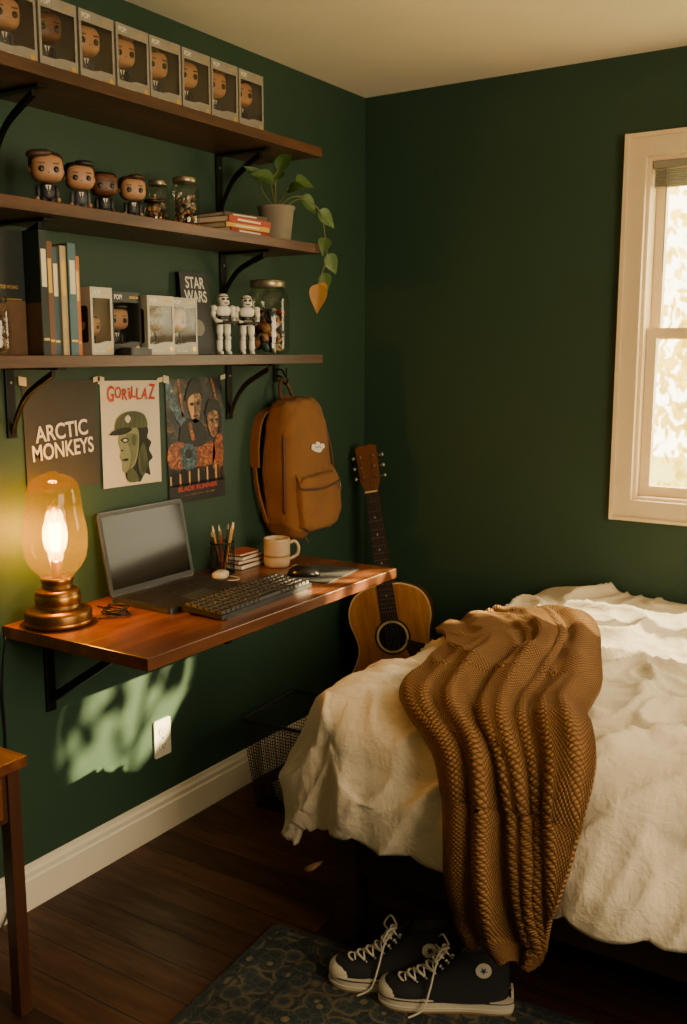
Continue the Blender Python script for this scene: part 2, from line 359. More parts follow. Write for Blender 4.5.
# ------------------------------------------------------------ figure boxes
m_boxsil=pbr('box_silver_card','8a857c',.35,.1,var=.14,vs=20); m_boxin=pbr('box_inner_card','6d685e',.6,var=.15,vs=20); m_gold=pbr('gold_print','c9a24c',.35,.5)
m_red=pbr('red_print','a82b22',.5); m_boxdk=pbr('box_dark_print','232226',.4,var=.2,vs=25)
def figbox(loc,hair,skin,suit,style,card,rot=0,w=.112,d=.088,h=.16,sc_=1.0):
    b=MB(); hw=w/2; t=.0015; hd=d/2
    b.box(-hd,-hd+t,-hw,hw,0,h,card); b.box(-hd+t,hd,-hw,hw,0,t,card); b.box(-hd+t,hd,-hw,hw,h-t,h,card)
    b.box(-hd+t,hd,-hw,-hw+t,t,h-t,card); b.box(-hd+t,hd,hw-t,hw,t,h-t,card)
    F_=TR(hd,0,0)@FX
    zb,zt=.034,h-.026; e=.007
    b.prism([(-hw+t,t),(hw-t,t),(hw-t,zb),(.01,zb),(-.015,zb-.006),(-hw+t,zb-.006)],-.001,0,card,M=F_)
    b.prism([(-hw+t,zt),(hw-t,zt),(hw-t,h-t),(-hw+t,h-t)],-.001,0,card,M=F_)
    b.prism([(-hw+t,zb-.006),(-hw+e,zb-.006),(-hw+e,zt),(-hw+t,zt)],-.001,0,card,M=F_); b.prism([(hw-e,zb),(hw-t,zb),(hw-t,zt),(hw-e,zt)],-.001,0,card,M=F_)
    b.flat([(-hw+.004,t+.01),(hw-.004,t+.01),(hw-.004,zt+.003),(-hw+.004,zt+.003)],-.0012,m_film,M=F_)
    b.box(-hd+.004,-hd+.005,-hw+.004,hw-.004,.01,h-.01,m_boxin)
    b.text('POP!',.026,.012,m_white,M=F_@TR(-hw+.022,h-.013,.0006)); b.text('SERIES 04',.03,.006,m_gold,M=F_@TR(hw-.024,h-.013,.0006))
    b.text('VINYL FIGURE',.04,.005,m_white,M=F_@TR(-.012,.010,.0006)); b.prism(circ(.007,16,hw-.014,.016),0,.0006,m_gold,M=F_)
    S_=TR(0,-hw,0)@Matrix(((1,0,0,0),(0,0,-1,0),(0,1,0,0),(0,0,0,1)))
    b.flat(rrect(-.03,.03,.03,.12,.008),.0006,m_boxdk,M=S_); b.flat(circ(.02,20,0,.075,.018),.001,skin,M=S_); b.flat([(-.02,.08),(.02,.08),(.017,.097),(0,.102),(-.018,.097)],.0014,hair,M=S_)
    figure(b,TR(-.002,-.004,.010)@RZ(-12)@SC(1.22*sc_,1.2*sc_,1.22*sc_),hair,skin,suit,style)
    return b.done('collectible_figure_box',loc,(0,0,rot))
hs=[m_hair1,m_hair3,m_hair2,m_hair1,m_hair3,m_hair1,m_hair2,m_hair1]
for i in range(8):
    y=-.968-.1185*i
    figbox((.17,y,2.1255),hs[i],m_skin if i!=6 else m_skin2,[m_suit,m_suit2][i%2],i%3,m_boxsil,random.uniform(-2,2))
m_boxwh=pbr('box_white_card','b9b1a0',.45,var=.08,vs=15)
figbox((.17,-1.575,1.4855),m_hair1,m_skin,m_suit,0,m_boxwh,0,w=.072,d=.08,h=.165,sc_=.66)
figbox((.135,-1.455,1.4855),m_hair2,m_skin,m_suit,1,m_boxdk,-4,w=.098,d=.085,h=.16,sc_=.88)
figbox((.155,-1.35,1.4855),m_hair2,m_skin2,m_suit,2,m_boxwh,-2,w=.098,d=.085,h=.155,sc_=.88)
figbox((.145,-1.243,1.4855),m_hair1,m_skin,m_suit2,1,m_boxsil,-3,w=.100,d=.08,h=.155,sc_=.9)
# ------------------------------------------------------------ jars
def jar(name,loc,r,h,lid,fill,cols,n,rs):
    b=MB(); b.lathe([(0,.002),(r*.86,.002),(r*.97,.008),(r,.02),(r,h*.74),(r*.93,h*.82),(r*.76,h*.87),(r*.76,h*.93)],m_glass,36,cap=False)
    b.lathe([(r*.80,h*.9),(r*.82,h*.905),(r*.82,h*.985),(r*.78,h),(0,h)],lid,36)
    for i in range(n):
        z=random.uniform(.012,fill*h); a=random.uniform(0,6.28); q=(r*.88-rs)*math.sqrt(random.uniform(.25,1))
        e=Euler((random.uniform(0,3),random.uniform(0,3),0)).to_matrix().to_4x4()
        b.ell((0,0,0),(rs,rs*random.uniform(.5,1),rs*random.uniform(.3,.8)),random.choice(cols),.8,.8,M=TR(q*math.cos(a),q*math.sin(a),z+rs*.4)@e,nu=10,nv=6)
    b.done(name,loc)
cA=[pbr('bead_tan','9a7448',.5),pbr('bead_brown','4f3420',.5),pbr('bead_silver','8f8a80',.35,.7)]
cB=[pbr('toy_white','c6bfaf',.45),pbr('toy_red','9a3524',.45),pbr('toy_blue','3c5a66',.45),pbr('toy_ochre','8a6a3a',.45),m_hair1,m_skin,m_hair1]
m_lid=pbr('tin_lid','a0937c',.35,.8); m_lidd=pbr('dark_lid','2b2118',.4,.4)
jar('glass_jar',(.145,-1.315,1.83),.028,.065,m_lidd,.6,cA,40,.008)
jar('glass_jar',(.09,-1.235,1.83),.032,.13,m_lid,.6,cA,60,.009)
jar('glass_jar',(.165,-1.21,1.83),.040,.135,m_lid,.62,cA,90,.009)
jar('glass_jar',(.207,-1.89,1.485),.033,.13,m_lidd,.65,cA,60,.009)
jar('glass_jar',(.14,-.805,1.485),.067,.23,m_lid,.55,cB,110,.017)
# ------------------------------------------------------------ books
def bookm(b,x0,x1,y0,y1,z0,z1,cover,spine='x+'):
    t=.002
    b.box(x0,x1,y0,y0+t,z0,z1,cover); b.box(x0,x1,y1-t,y1,z0,z1,cover); b.box(x1-t,x1,y0+t,y1-t,z0,z1,cover)
    b.box(x0+.003,x1-t,y0+t,y1-t,z0+.003,z1-.003,m_paper)
def books():
    b=MB()
    cols=['1e2a28','6d4a32','38505a','b09a70','4d6a78','b5682c']
    mats=[pbr('cover_%d'%i,c,.6,var=.1) for i,c in enumerate(cols)]
    y=-1.765; br=pbr('art_book_brown','5a4028',.55,var=.25,vs=18)
    for i,(w,h,d) in enumerate([(.022,.285,.185),(.018,.262,.18),(.02,.25,.175),(.018,.255,.18),(.024,.262,.185),(.018,.235,.175)]):
        bookm(b,.035,.03+d,y,y+w,0,h,mats[i])
        b.box(.0301+d,.0305+d,y+.004,y+w-.004,h*.55,h*.85,m_gold if i%2 else m_paper); b.box(.0301+d,.0305+d,y+.003,y+w-.003,h*.12,h*.14,m_gold)
        y+=w+.0015
    b.box(.036,.214,-1.7656,-1.7651,.003,.12,br)
    b.done('row_of_books',(0,0,1.4852),bevel=.0008)
    dk=pbr('art_book_dark','161f1f',.5,var=.3,vs=14); b=MB()
    b.box(.03,.165,-2.04,-1.77,.125,.285,dk); b.box(.03,.165,-2.04,-1.77,0,.1249,br)
    b.box(.1651,.1656,-2.03,-1.78,.127,.129,m_gold); b.text('COLLECTED WORKS',.08,.008,m_gold,M=TR(.1656,-1.83,.155)@FX)
    b.done('boxed_art_book',(0,0,1.4852),bevel=.002)
    b=MB(); z=0; R_=[('8d2c1c',.016,.15,.2,4),('c9a03c',.014,.145,.19,-3),('a33c24',.018,.15,.205,2),('4f4337',.012,.13,.18,-5)]
    for i,(c,t,w,ln,a) in enumerate(R_):
        cv=pbr('stack_cover_%d'%i,c,.55); M_=RZ(a)
        b.box(-w/2,w/2,-ln/2,ln/2,z,z+.002,cv,M_); b.box(-w/2,w/2,-ln/2,ln/2,z+t-.002,z+t,cv,M_); b.box(w/2-.002,w/2,-ln/2,ln/2,z+.002,z+t-.002,cv,M_)
        b.box(-w/2+.003,w/2-.002,-ln/2+.003,ln/2-.003,z+.002,z+t-.002,m_paper,M_); b.box(w/2,w/2+.0004,-ln*.3,ln*.25,z+t*.35,z+t*.65,m_paper,M_)
        z+=t
    b.done('book_stack',(.14,-.985,1.8302),bevel=.0006)
    b=MB(); z=0
    for i,(c,t,w,ln,a) in enumerate([('1c1a1a',.016,.10,.13,3),('8c2f22',.012,.09,.12,-4),('232427',.014,.09,.12,6),('b9583a',.008,.08,.105,0)]):
        cv=pbr('notebook_cover_%d'%i,c,.55); M_=RZ(a)
        b.box(-w/2,w/2,-ln/2,ln/2,z,z+.0015,cv,M_); b.box(-w/2,w/2,-ln/2,ln/2,z+t-.0015,z+t,cv,M_); b.box(-w/2,-w/2+.002,-ln/2,ln/2,z+.0015,z+t-.0015,cv,M_)
        b.box(-w/2+.002,w/2-.003,-ln/2+.003,ln/2-.003,z+.0015,z+t-.0015,m_paper,M_); z+=t
    b.done('notebook_stack',(.06,-.86,DZ+.0003),bevel=.0006)
    b=MB(); b.box(0,.003,-.065,.065,0,.245,m_dgrey); b.text('STAR\nWARS',.10,.075,m_white,M=TR(.0035,0,.195)@FX); b.flat(rrect(-.05,.05,.02,.13,.004),.0036,m_boxdk,M=FX); b.flat(circ(.025,20,0,.08),.0042,m_grey,M=FX)
    b.done('picture_card',(.045,-1.02,1.4853),(0,-6,0),bevel=.0005)
    b=MB(); b.prism(rrect(-.026,.026,-.045,.045,.008),0,.016,m_blackp); b.prism(rrect(-.02,.02,-.038,.038,.006),.016,.019,m_boxdk)
    b.done('pocket_radio',(.218,-1.475,1.4852),(0,0,8),bevel=.002)
books()
# ------------------------------------------------------------ armored action figures
def trooper(loc,rot):
    b=MB(); W=m_white; K=m_blackp
    for s in (-1,1):
        b.ell((.004,s*.013,.005),(.014,.007,.005),W,.6,.8,nu=12,nv=6)
        b.lathe([(.0065,0),(.009,.01),(.0085,.03),(.0065,.036)],W,12,M=TR(0,s*.013,.008)); b.ell((.003,s*.013,.045),(.0085,.008,.007),W,.7,.8,nu=10,nv=6)
        b.lathe([(.007,0),(.010,.012),(.0095,.03),(.007,.034)],W,12,M=TR(0,s*.012,.05)); b.lathe([(.006,0),(.006,.01)],K,10,M=TR(0,s*.013,.042))
        b.ell((0,s*.029,.125),(.0095,.009,.0085),W,.8,.9,nu=12,nv=8)
        b.lathe([(.006,0),(.0075,.01),(.006,.02)],W,10,M=TR(0,s*.031,.102)); b.lathe([(.005,0),(.005,.006)],K,10,M=TR(0,s*.031,.098))
        b.tube([(0,s*.031,.1),(.012,s*.027,.09),(.024,s*.018,.086)],[.006,.0068,.0055],W,10); b.ell((.028,s*.014,.085),(.0055,.005,.005),K,nu=8,nv=6)
    b.ell((0,0,.088),(.011,.018,.009),W,.7,.8,nu=14,nv=8); b.ell((0,0,.1),(.010,.016,.010),K,.7,.8,nu=14,nv=8)
    b.ell((0,0,.118),(.0135,.0215,.015),W,.7,.8,nu=16,nv=10); b.box(.010,.0135,-.015,.015,.088,.093,K)
    b.lathe([(.006,0),(.006,.008)],K,10,M=TR(0,0,.131))
    b.ell((0,0,.149),(.0165,.0155,.0155),W,.8,.9); b.ell((.004,0,.140),(.0155,.0145,.008),W,.7,.8)
    for s in (-1,1): b.ell((.0155,s*.0062,.1495),(.0022,.0048,.0034),K,.7,.8,nu=10,nv=6)
    b.ell((.0185,0,.139),(.0022,.007,.002),K,nu=10,nv=6); b.tube([(.0,-.0158,.155),(.012,-.012,.156),(.0168,0,.157),(.012,.012,.156),(0,.0158,.155)],.0013,K,6)
    b.tube([(.03,.03,.088),(.032,-.035,.083)],[.004,.0028],K,8)
    b.done('armored_action_figure',loc,rot,scale=1.06)
trooper((.19,-1.085,1.485),(0,0,-20)); trooper((.19,-.975,1.485),(0,0,-38))
# ------------------------------------------------------------ potted vine
def vine():
    pot=pbr('pot_concrete','857a6b',.75,var=.12,bump=.2); soil=pbr('soil','2a1c12',.95,bump=.6,bs=60)
    lf=pbr('vine_leaf','46602a',.45,var=.3,vs=20); lfd=pbr('vine_leaf_dry','a5742f',.6,var=.2,vs=20); st=pbr('vine_stem','6b6a35',.6)
    b=MB(); b.lathe([(0,0),(.042,0),(.044,.003),(.055,.098),(.059,.1),(.059,.108),(.053,.108),(.051,.09)],pot,36,cap=False); b.lathe([(.0515,.092),(.03,.097),(0,.099)],soil,24)
    def leaf(p,dr,up,L,W,mat):
        dr=Vector(dr).normalized(); up=Vector(up); sd=dr.cross(up).normalized(); up=sd.cross(dr)
        def g(u,v):
            w=W*(math.sin(PI*v**.62))*(1-.12*v); a=(u-.5)*2
            return Vector(p)+dr*(L*v)+sd*(w*.5*a)+up*(abs(a)*w*.14-L*.3*v*v)
        b.grid(g,6,12,mat)
    def stem(pts): b.tube(cr(pts,6),.0018,st,6)
    U=(.55,-.75,.45)
    T=[((0,0,.1),(.02,-.03,.16),(.03,-.05,.175),lf,.085,.055,(-.1,-1,.25)),
       ((0,0,.1),(-.01,-.01,.18),(.01,.0,.215),lf,.085,.05,(.25,.35,.75)),
       ((0,0,.1),(.02,.03,.16),(.04,.05,.185),lf,.085,.055,(.3,.9,.1)),
       ((0,0,.1),(.03,0,.14),(.06,-.02,.15),lf,.07,.045,(.7,-.2,.1)),
       ((0,0,.1),(-.02,-.04,.15),(-.02,-.05,.185),lf,.065,.04,(-.1,-.8,.5)),
       ((0,0,.1),(-.02,.02,.15),(-.02,.03,.195),lf,.07,.04,(-.1,.6,.6)),
       ((0,0,.1),(.02,.05,.14),(.04,.08,.145),lf,.085,.05,(.3,.7,-.5))]
    for a,m,e,mt,L,W,dr in T: stem([a,m,e]); leaf(e,dr,U,L,W,mt)
    v1=[(.01,.02,.1),(.05,.06,.135),(.095,.10,.10),(.10,.125,.02),(.105,.125,-.04),(.10,.105,-.09),(.10,.085,-.13)]; stem(v1)
    for p,dr,mt,L,W in [((.09,.10,.10),(.4,.6,-.5),lf,.08,.05),((.10,.125,.02),(.2,-.5,-.8),lf,.06,.045),((.105,.125,-.03),(.3,.5,-.9),lf,.075,.05),((.10,.105,-.09),(.1,.5,-1),lf,.07,.05),((.10,.085,-.125),(.1,-.2,-1),lfd,.09,.06),((.10,.09,-.12),(.1,.5,-.8),lfd,.06,.04)]:
        leaf(p,dr,(.6,-.7,.3),L,W,mt)
    b.done('potted_vine',(.165,-.79,1.8302))
vine()
# ------------------------------------------------------------ posters
def P(y0,y1,z0,z1,bg,art,name='wall_poster',rot=0):
    b=MB(); w=y1-y0; h=z1-z0; t=pbr('poster_tape','c9bd9d',.5)
    def g(u,v):
        c=.0015+.004*(abs(u-.5)*2)**6*(1-v)+.0008*math.sin(u*9)*math.sin(v*7)
        return ((u-.5)*w,(v-.5)*h,c)
    b.grid(g,16,16,bg,True,M=FX)
    art(b,w,h)
    for sx in (-1,1): b.flat([(sx*w/2-.012,h/2-.008),(sx*w/2+.012,h/2-.008+sx*.004),(sx*w/2+.012,h/2+.01),(sx*w/2-.012,h/2+.01-sx*.004)],.0068,t,M=FX)
    b.done(name,(.0008,(y0+y1)/2,(z0+z1)/2),(rot,0,0))
def A(b,ol,z,mat,w,h): b.flat([(x*w,y*h) for x,y in ol],.003+z*.0005,mat,M=FX)
pk=pbr('poster_black','35342f',.7,var=.15,vs=10); pw=pbr('poster_white','d9d4c4',.7); pc=pbr('poster_cream','cfc6ad',.7,var=.05); pred=pbr('poster_red','b5382a',.7)
pg=pbr('poster_olive','4a5238',.7,var=.2,vs=30); pgd=pbr('poster_ink','1d201a',.7); pgl=pbr('poster_sage','7e8464',.7,var=.1); pgm=pbr('poster_moss','646c4c',.7,var=.15,vs=40)
def art1(b,w,h):
    b.text('ARCTIC',w*.72,h*.15,pw,M=FX@TR(-.002,h*.04,.0042)@RZ(4)); b.text('MONKEYS',w*.84,h*.15,pw,M=FX@TR(.002,-h*.13,.0042)@RZ(3))
sm=lambda pts:[(p.x,p.y) for p in cr([(x,y,0) for x,y in pts],5,True)]
def art2(b,w,h):
    xs=-.40
    for k,(ch,cw) in enumerate([('G',.12),('O',.11),('R',.10),('i',.04),('L',.08),('L',.08),('A',.12),('Z',.12)]):
        b.text(ch,w*cw*.92,h*(.15 if k in (0,7) else .11),pred,M=FX@TR((xs+cw/2)*w,h*(.38+.012*math.sin(k*2)),.0042)@RZ(random.uniform(-8,8))); xs+=cw+.008
    # shaggy hair / collar
    A(b,sm([(-.02,.12),(.22,.10),(.29,.02),(.27,-.05),(.34,-.10),(.30,-.17),(.36,-.25),(.29,-.30),(.31,-.42),(.22,-.40),(.12,-.48),(.02,-.42),(-.1,-.44),(-.12,-.3),(-.05,-.1)]),0,pgd,w,h)
    A(b,sm([(-.20,.02),(-.235,-.08),(-.19,-.16),(-.215,-.22),(-.17,-.27),(-.17,-.35),(-.08,-.37),(.06,-.28),(.12,-.1),(.1,.04),(-.05,.07)]),1,pgl,w,h)
    A(b,sm([(-.10,-.02),(.02,.0),(.10,-.04),(.07,-.2),(.02,-.28),(-.06,-.34),(-.03,-.2)]),2,pgm,w,h)
    A(b,sm([(-.27,.04),(-.25,.14),(-.12,.20),(.06,.21),(.22,.17),(.27,.06),(.1,.05),(-.1,.05)]),3,pg,w,h)
    for k in range(6): A(b,[(-.2+k*.08,.06),(-.195+k*.08,.06),(-.16+k*.075,.185),(-.165+k*.075,.185)],4,pgd,w,h)
    A(b,sm([(-.38,.0),(-.27,.045),(-.1,.06),(.0,.04),(-.1,.0),(-.25,-.01)]),4,pgd,w,h)
    A(b,sm([(-.20,-.055),(-.12,-.035),(-.06,-.06),(-.12,-.09)]),4,pgd,w,h); A(b,sm([(-.16,-.06),(-.12,-.05),(-.09,-.062),(-.12,-.075)]),5,pc,w,h)
    A(b,sm([(-.18,-.245),(-.1,-.235),(-.07,-.25),(-.12,-.262)]),4,pgd,w,h); A(b,sm([(.0,-.02),(.06,-.03),(.05,-.12),(.0,-.1)]),4,pg,w,h); A(b,[(-.205,-.15),(-.19,-.165),(-.15,-.16),(-.16,-.15)],4,pgd,w,h)
    A(b,sm([(-.12,.14),(-.07,.175),(-.02,.14),(-.07,.10)]),5,pc,w,h)
    A(b,sm([(.1,-.2),(.2,-.1),(.26,-.3),(.18,-.42),(.1,-.36)]),5,pg,w,h); A(b,sm([(-.1,-.36),(0,-.34),(.1,-.46),(-.08,-.46)]),5,pg,w,h)
    for k in range(5): A(b,[(.12+k*.03,-.14-k*.03),(.125+k*.03,-.14-k*.03),(.16+k*.02,-.38),(.15+k*.02,-.38)],6,pgd,w,h)
def noirprint(name,stops,scale,dist):
    m,n,l,b,o=newmat(name); v=coords(n,l,(1,1,1)); a=noi(n,l,v,scale,6,.65,dist)
    l.new(ramp(n,l,a,[(p,lin(c)) for p,c in stops]),b.inputs['Base Color']); b.inputs['Roughness'].default_value=.4; return m
po=noirprint('poster_orange',[(.35,'1c0f0a'),(.5,'7c3816'),(.62,'b8702a'),(.75,'e0b060')],60,1.5); pf=noirprint('poster_face',[(.36,'1d130d'),(.52,'7a5034'),(.68,'c49a62')],70,.8); pb=noirprint('poster_blue',[(.4,'14202a'),(.58,'3f6070'),(.7,'98b0b0')],60,1); pd=pbr('poster_night','121517',.5); pfl=pbr('poster_face_light','c9995e',.5,var=.2,vs=60)
def art3(b,w,h):
    A(b,[(-.5,.5),(-.44,.5),(-.02,-.02),(-.07,-.06),(-.5,.34)],0,pb,w,h); A(b,[(-.3,.5),(-.27,.5),(-.2,.2),(-.24,.2)],0,po,w,h); A(b,[(.28,.5),(.31,.5),(.42,.28),(.38,.28)],0,po,w,h)
    A(b,sm([(-.14,.30),(-.06,.43),(.06,.43),(.1,.3),(.04,.15),(-.06,.16)]),1,pf,w,h); A(b,sm([(-.13,.30),(-.08,.40),(-.03,.38),(-.03,.24),(-.06,.17)]),2,pfl,w,h)
    A(b,sm([(-.18,.32),(-.1,.47),(.08,.49),(.14,.34),(.08,.38),(-.06,.37)]),3,pd,w,h)
    A(b,sm([(-.11,.30),(-.05,.31),(-.03,.29),(-.07,.28)]),4,pd,w,h); A(b,sm([(.01,.30),(.05,.31),(.07,.29),(.04,.28)]),4,pd,w,h); A(b,sm([(-.05,.2),(.02,.205),(.02,.195),(-.03,.19)]),4,pd,w,h); A(b,[(-.02,.29),(.0,.29),(.015,.235),(-.03,.232)],4,pf,w,h)
    A(b,sm([(-.26,.12),(-.1,.18),(.1,.14),(.2,.0),(0,-.08),(-.28,-.02)]),1,pd,w,h); A(b,[(-.14,.14),(-.09,.15),(-.02,.0),(-.08,.0)],2,po,w,h)
    A(b,sm([(.2,.16),(.26,.26),(.38,.26),(.42,.14),(.35,.02),(.26,.03)]),2,pf,w,h); A(b,sm([(.16,.18),(.24,.32),(.42,.3),(.48,.12),(.42,.02),(.40,.2),(.28,.23)]),3,pd,w,h)
    A(b,sm([(.25,.155),(.29,.165),(.31,.15),(.28,.14)]),4,pd,w,h); A(b,sm([(.34,.155),(.38,.165),(.39,.15),(.36,.14)]),4,pd,w,h); A(b,sm([(.29,.07),(.34,.075),(.34,.06)]),4,pred,w,h)
    A(b,sm([(.3,-.32),(.46,-.3),(.48,-.02),(.42,.04),(.3,-.06)]),2,po,w,h)
    A(b,sm([(-.48,-.04),(-.3,.0),(0,-.06),(.3,-.03),(.3,-.2),(0,-.22),(-.46,-.2)]),2,po,w,h)
    A(b,sm([(-.28,-.08),(-.18,-.02),(-.04,-.05),(.0,-.18),(-.12,-.24),(-.26,-.2)]),4,pb,w,h); A(b,sm([(-.22,-.1),(-.15,-.06),(-.08,-.1),(-.14,-.15)]),5,pd,w,h)
    for i in range(24):
        x=-.48+i*.04; t=-.27+.05*abs(math.sin(i*2.3)); A(b,[(x,-.36),(x+.026,-.36),(x+.026,t),(x,t)],5,pd if i%4 else pfl,w,h)
    A(b,[(-.5,-.5),(.5,-.5),(.5,-.34),(-.5,-.34)],5,pd,w,h)
    b.text('BLADE RUNNER',w*.7,h*.04,pred,M=FX@TR(0,-h*.385,.0062)); b.text('A FILM BY THE DIRECTOR OF THE FUTURE',w*.6,h*.012,pf,M=FX@TR(0,-h*.44,.0062))
P(-1.662,-1.412,1.13,1.418,pk,art1); P(-1.398,-1.165,1.11,1.412,pc,art2,rot=-.8)
P(-1.135,-.872,1.03,1.412,noirprint('poster_noir_print',[(.34,'0c1114'),(.54,'1c2326'),(.64,'5a4028'),(.76,'a8743f')],26,1.5),art3,rot=.4)
# ------------------------------------------------------------ edison lamp
def lamp():
    b=MB(); am=glass('amber_glass','ffdf92',.025,haze=.03,edge=.3)
    b.lathe([(0,0),(.082,0),(.085,.004),(.085,.034),(.081,.040),(.060,.044),(.056,.048),(.056,.086),(.052,.092),(.042,.094),(.038,.098),(.038,.118),(0,.118)],m_bronze,48)
    b.lathe([(.0855,.006),(.0865,.008),(.0865,.012),(.0855,.014)],m_brass,48,cap=False); b.lathe([(.0565,.056),(.058,.058),(.058,.078),(.0565,.08)],m_brass,48,cap=False)
    b.lathe([(.038,.108),(.041,.111),(.041,.122),(.038,.125)],m_brass,40,cap=False)
    b.lathe([(.040,.122),(.046,.132),(.063,.15),(.076,.175),(.081,.205),(.081,.24),(.0765,.268),(.0715,.29),(.069,.315),(.068,.34),(.062,.362),(.047,.379),(.026,.387),(.014,.389),(.011,.394),(0,.3945)],am,56,cap=False)
    b.lathe([(.011,.118),(.013,.125),(.013,.16),(.010,.165),(0,.166)],m_brass,20)
    gl=glass('bulb_glass','ffe08c',.03,haze=.2,edge=.15)
    b.lathe([(.010,.165),(.016,.18),(.027,.20),(.031,.225),(.030,.25),(.022,.275),(.008,.295),(0,.297)],gl,28,cap=False)
    fil=bpy.data.materials.new('filament_glow'); fil.use_nodes=True; n=fil.node_tree.nodes; n.clear(); e=n.new('ShaderNodeEmission'); o=n.new('ShaderNodeOutputMaterial'); e.inputs[0].default_value=(1,.72,.25,1); e.inputs[1].default_value=60; fil.node_tree.links.new(e.outputs[0],o.inputs[0])
    for k in range(6):
        a=k*PI/3; x,y=.013*math.cos(a),.013*math.sin(a); b.tube([(x*.7,y*.7,.19),(x,y,.262)],.0016,fil,6)
    b.tube([(.012*math.cos(t*PI/3)*.9,.012*math.sin(t*PI/3)*.9,.262 if t%2 else .19) for t in range(7)],.0014,fil,6); b.tube([(0,0,.166),(0,0,.2)],.002,m_metal,6)
    loc=(.105,-1.665,DZ+.0003); L=b.done('edison_table_lamp',loc)
    pl=bpy.data.lights.new('lamp_bulb','POINT'); pl.energy=17; pl.color=(1,.66,.26); pl.shadow_soft_size=.026
    po_=bpy.data.objects.new('lamp_bulb',pl); sc.collection.objects.link(po_); po_.parent=L; po_.location=(0,0,.228)
    b=MB(); pts=[(.165,-1.585,.004),(.19,-1.56,.004),(.21,-1.52,.006)]
    for t in range(30):
        a=t*.75; r=.028+.004*math.sin(t*1.7); pts.append((.17+r*math.cos(a)*1.3,-1.53+r*math.sin(a),.004+t*.0007))
    pts+=[(.12,-1.50,.005),(.07,-1.50,.004)]
    b.tube(cr(pts,5),.0022,m_blackp,6); b.done('coiled_cable',(0,0,DZ))
    b=MB(); b.tube(cr([(.03,-1.775,DZ-.02),(.012,-1.78,.65),(.008,-1.775,.5),(.012,-1.785,.38),(.01,-1.78,.2),(.022,-1.8,.06),(.03,-1.84,.004)],8),.003,m_blackp,6); b.done('power_cord')
lamp()
# ------------------------------------------------------------ laptop
def laptop():
    b=MB(); al=pbr('laptop_shell','48484a',.38,.7,var=.05); kb=pbr('laptop_keywell','18181a',.5)
    scr=pbr('laptop_screen','0a0a0b',.10,0); scr.node_tree.nodes['Principled BSDF'].inputs['Specular IOR Level'].default_value=.22
    w,d=.345,.225 # along y, along x ; hinge at x=0
    b.prism(rrect(0,d,-w/2,w/2,.012),.001,.015,al)
    b.box(.035,.14,-w/2+.02,w/2-.02,.0151,.0154,kb)
    for r in range(6):
        for c in range(14):
            y=-w/2+.026+c*.0212; x=.037+r*.017; b.box(x,x+.0145,y,y+.018,.0154,.0172,m_key)
    b.prism(rrect(.148,.217,-.055,.055,.004),.0151,.0156,pbr('trackpad','4a4a4c',.3,.3))
    S=TR(.004,0,.014)@RY(-11)
    hL=.24
    b.prism(rrect(-w/2,w/2,0,hL,.012),-.006,0,al,M=S@FX); b.flat(rrect(-w/2+.004,w/2-.004,.006,hL-.004,.008),.0006,m_blackp,M=S@FX)
    b.flat([(-w/2+.012,.02),(w/2-.012,.02),(w/2-.012,hL-.014),(-w/2+.012,hL-.014)],.0012,scr,M=S@FX)
    b.tube([(0,-w/2+.04,.013),(0,w/2-.04,.013)],.006,al,10)
    b.done('laptop',(.066,-1.275,DZ+.0003),(0,0,0),bevel=.0006)
laptop()
def keyboard():
    b=MB(); w,d=.43,.135
    b.add([(0,-w/2,.012),(d,-w/2,.004),(d,w/2,.004),(0,w/2,.012),(0,-w/2,.026),(d,-w/2,.016),(d,w/2,.016),(0,w/2,.026)],[(0,1,2,3),(4,7,6,5),(0,4,5,1),(3,2,6,7),(0,3,7,4),(1,5,6,2)],m_blackp)
    b.box(.0,.02,-w/2+.02,-w/2+.05,0,.013,m_blackp); b.box(.0,.02,w/2-.05,w/2-.02,0,.013,m_blackp); b.box(d-.02,d,-w/2+.02,w/2-.02,0,.006,m_blackp)
    for r in range(6):
        x=.006+r*.0212; y=-w/2+.006; z=.0255-.010*(x/d)
        while y<w/2-.012:
            kw=.0185
            if r==5 and abs(y)<.05: kw=.11
            kw=min(kw,w/2-.006-y)
            if abs(y-.09)<.006 and r<5: y+=.006
            X0,X1,Y0,Y1=x,x+.0185,y,y+kw; t=.0025
            b.add([(X0,Y0,z),(X1,Y0,z-.0013),(X1,Y1,z-.0013),(X0,Y1,z),(X0+t,Y0+t,z+.009),(X1-t,Y0+t,z+.0078),(X1-t,Y1-t,z+.0078),(X0+t,Y1-t,z+.009)],[(4,7,6,5)[::-1],(0,1,5,4),(1,2,6,5),(2,3,7,6),(3,0,4,7)],m_key)
            y+=kw+.0022
    b.done('computer_keyboard',(.308,-1.215,DZ+.0003),(0,0,2))
keyboard()
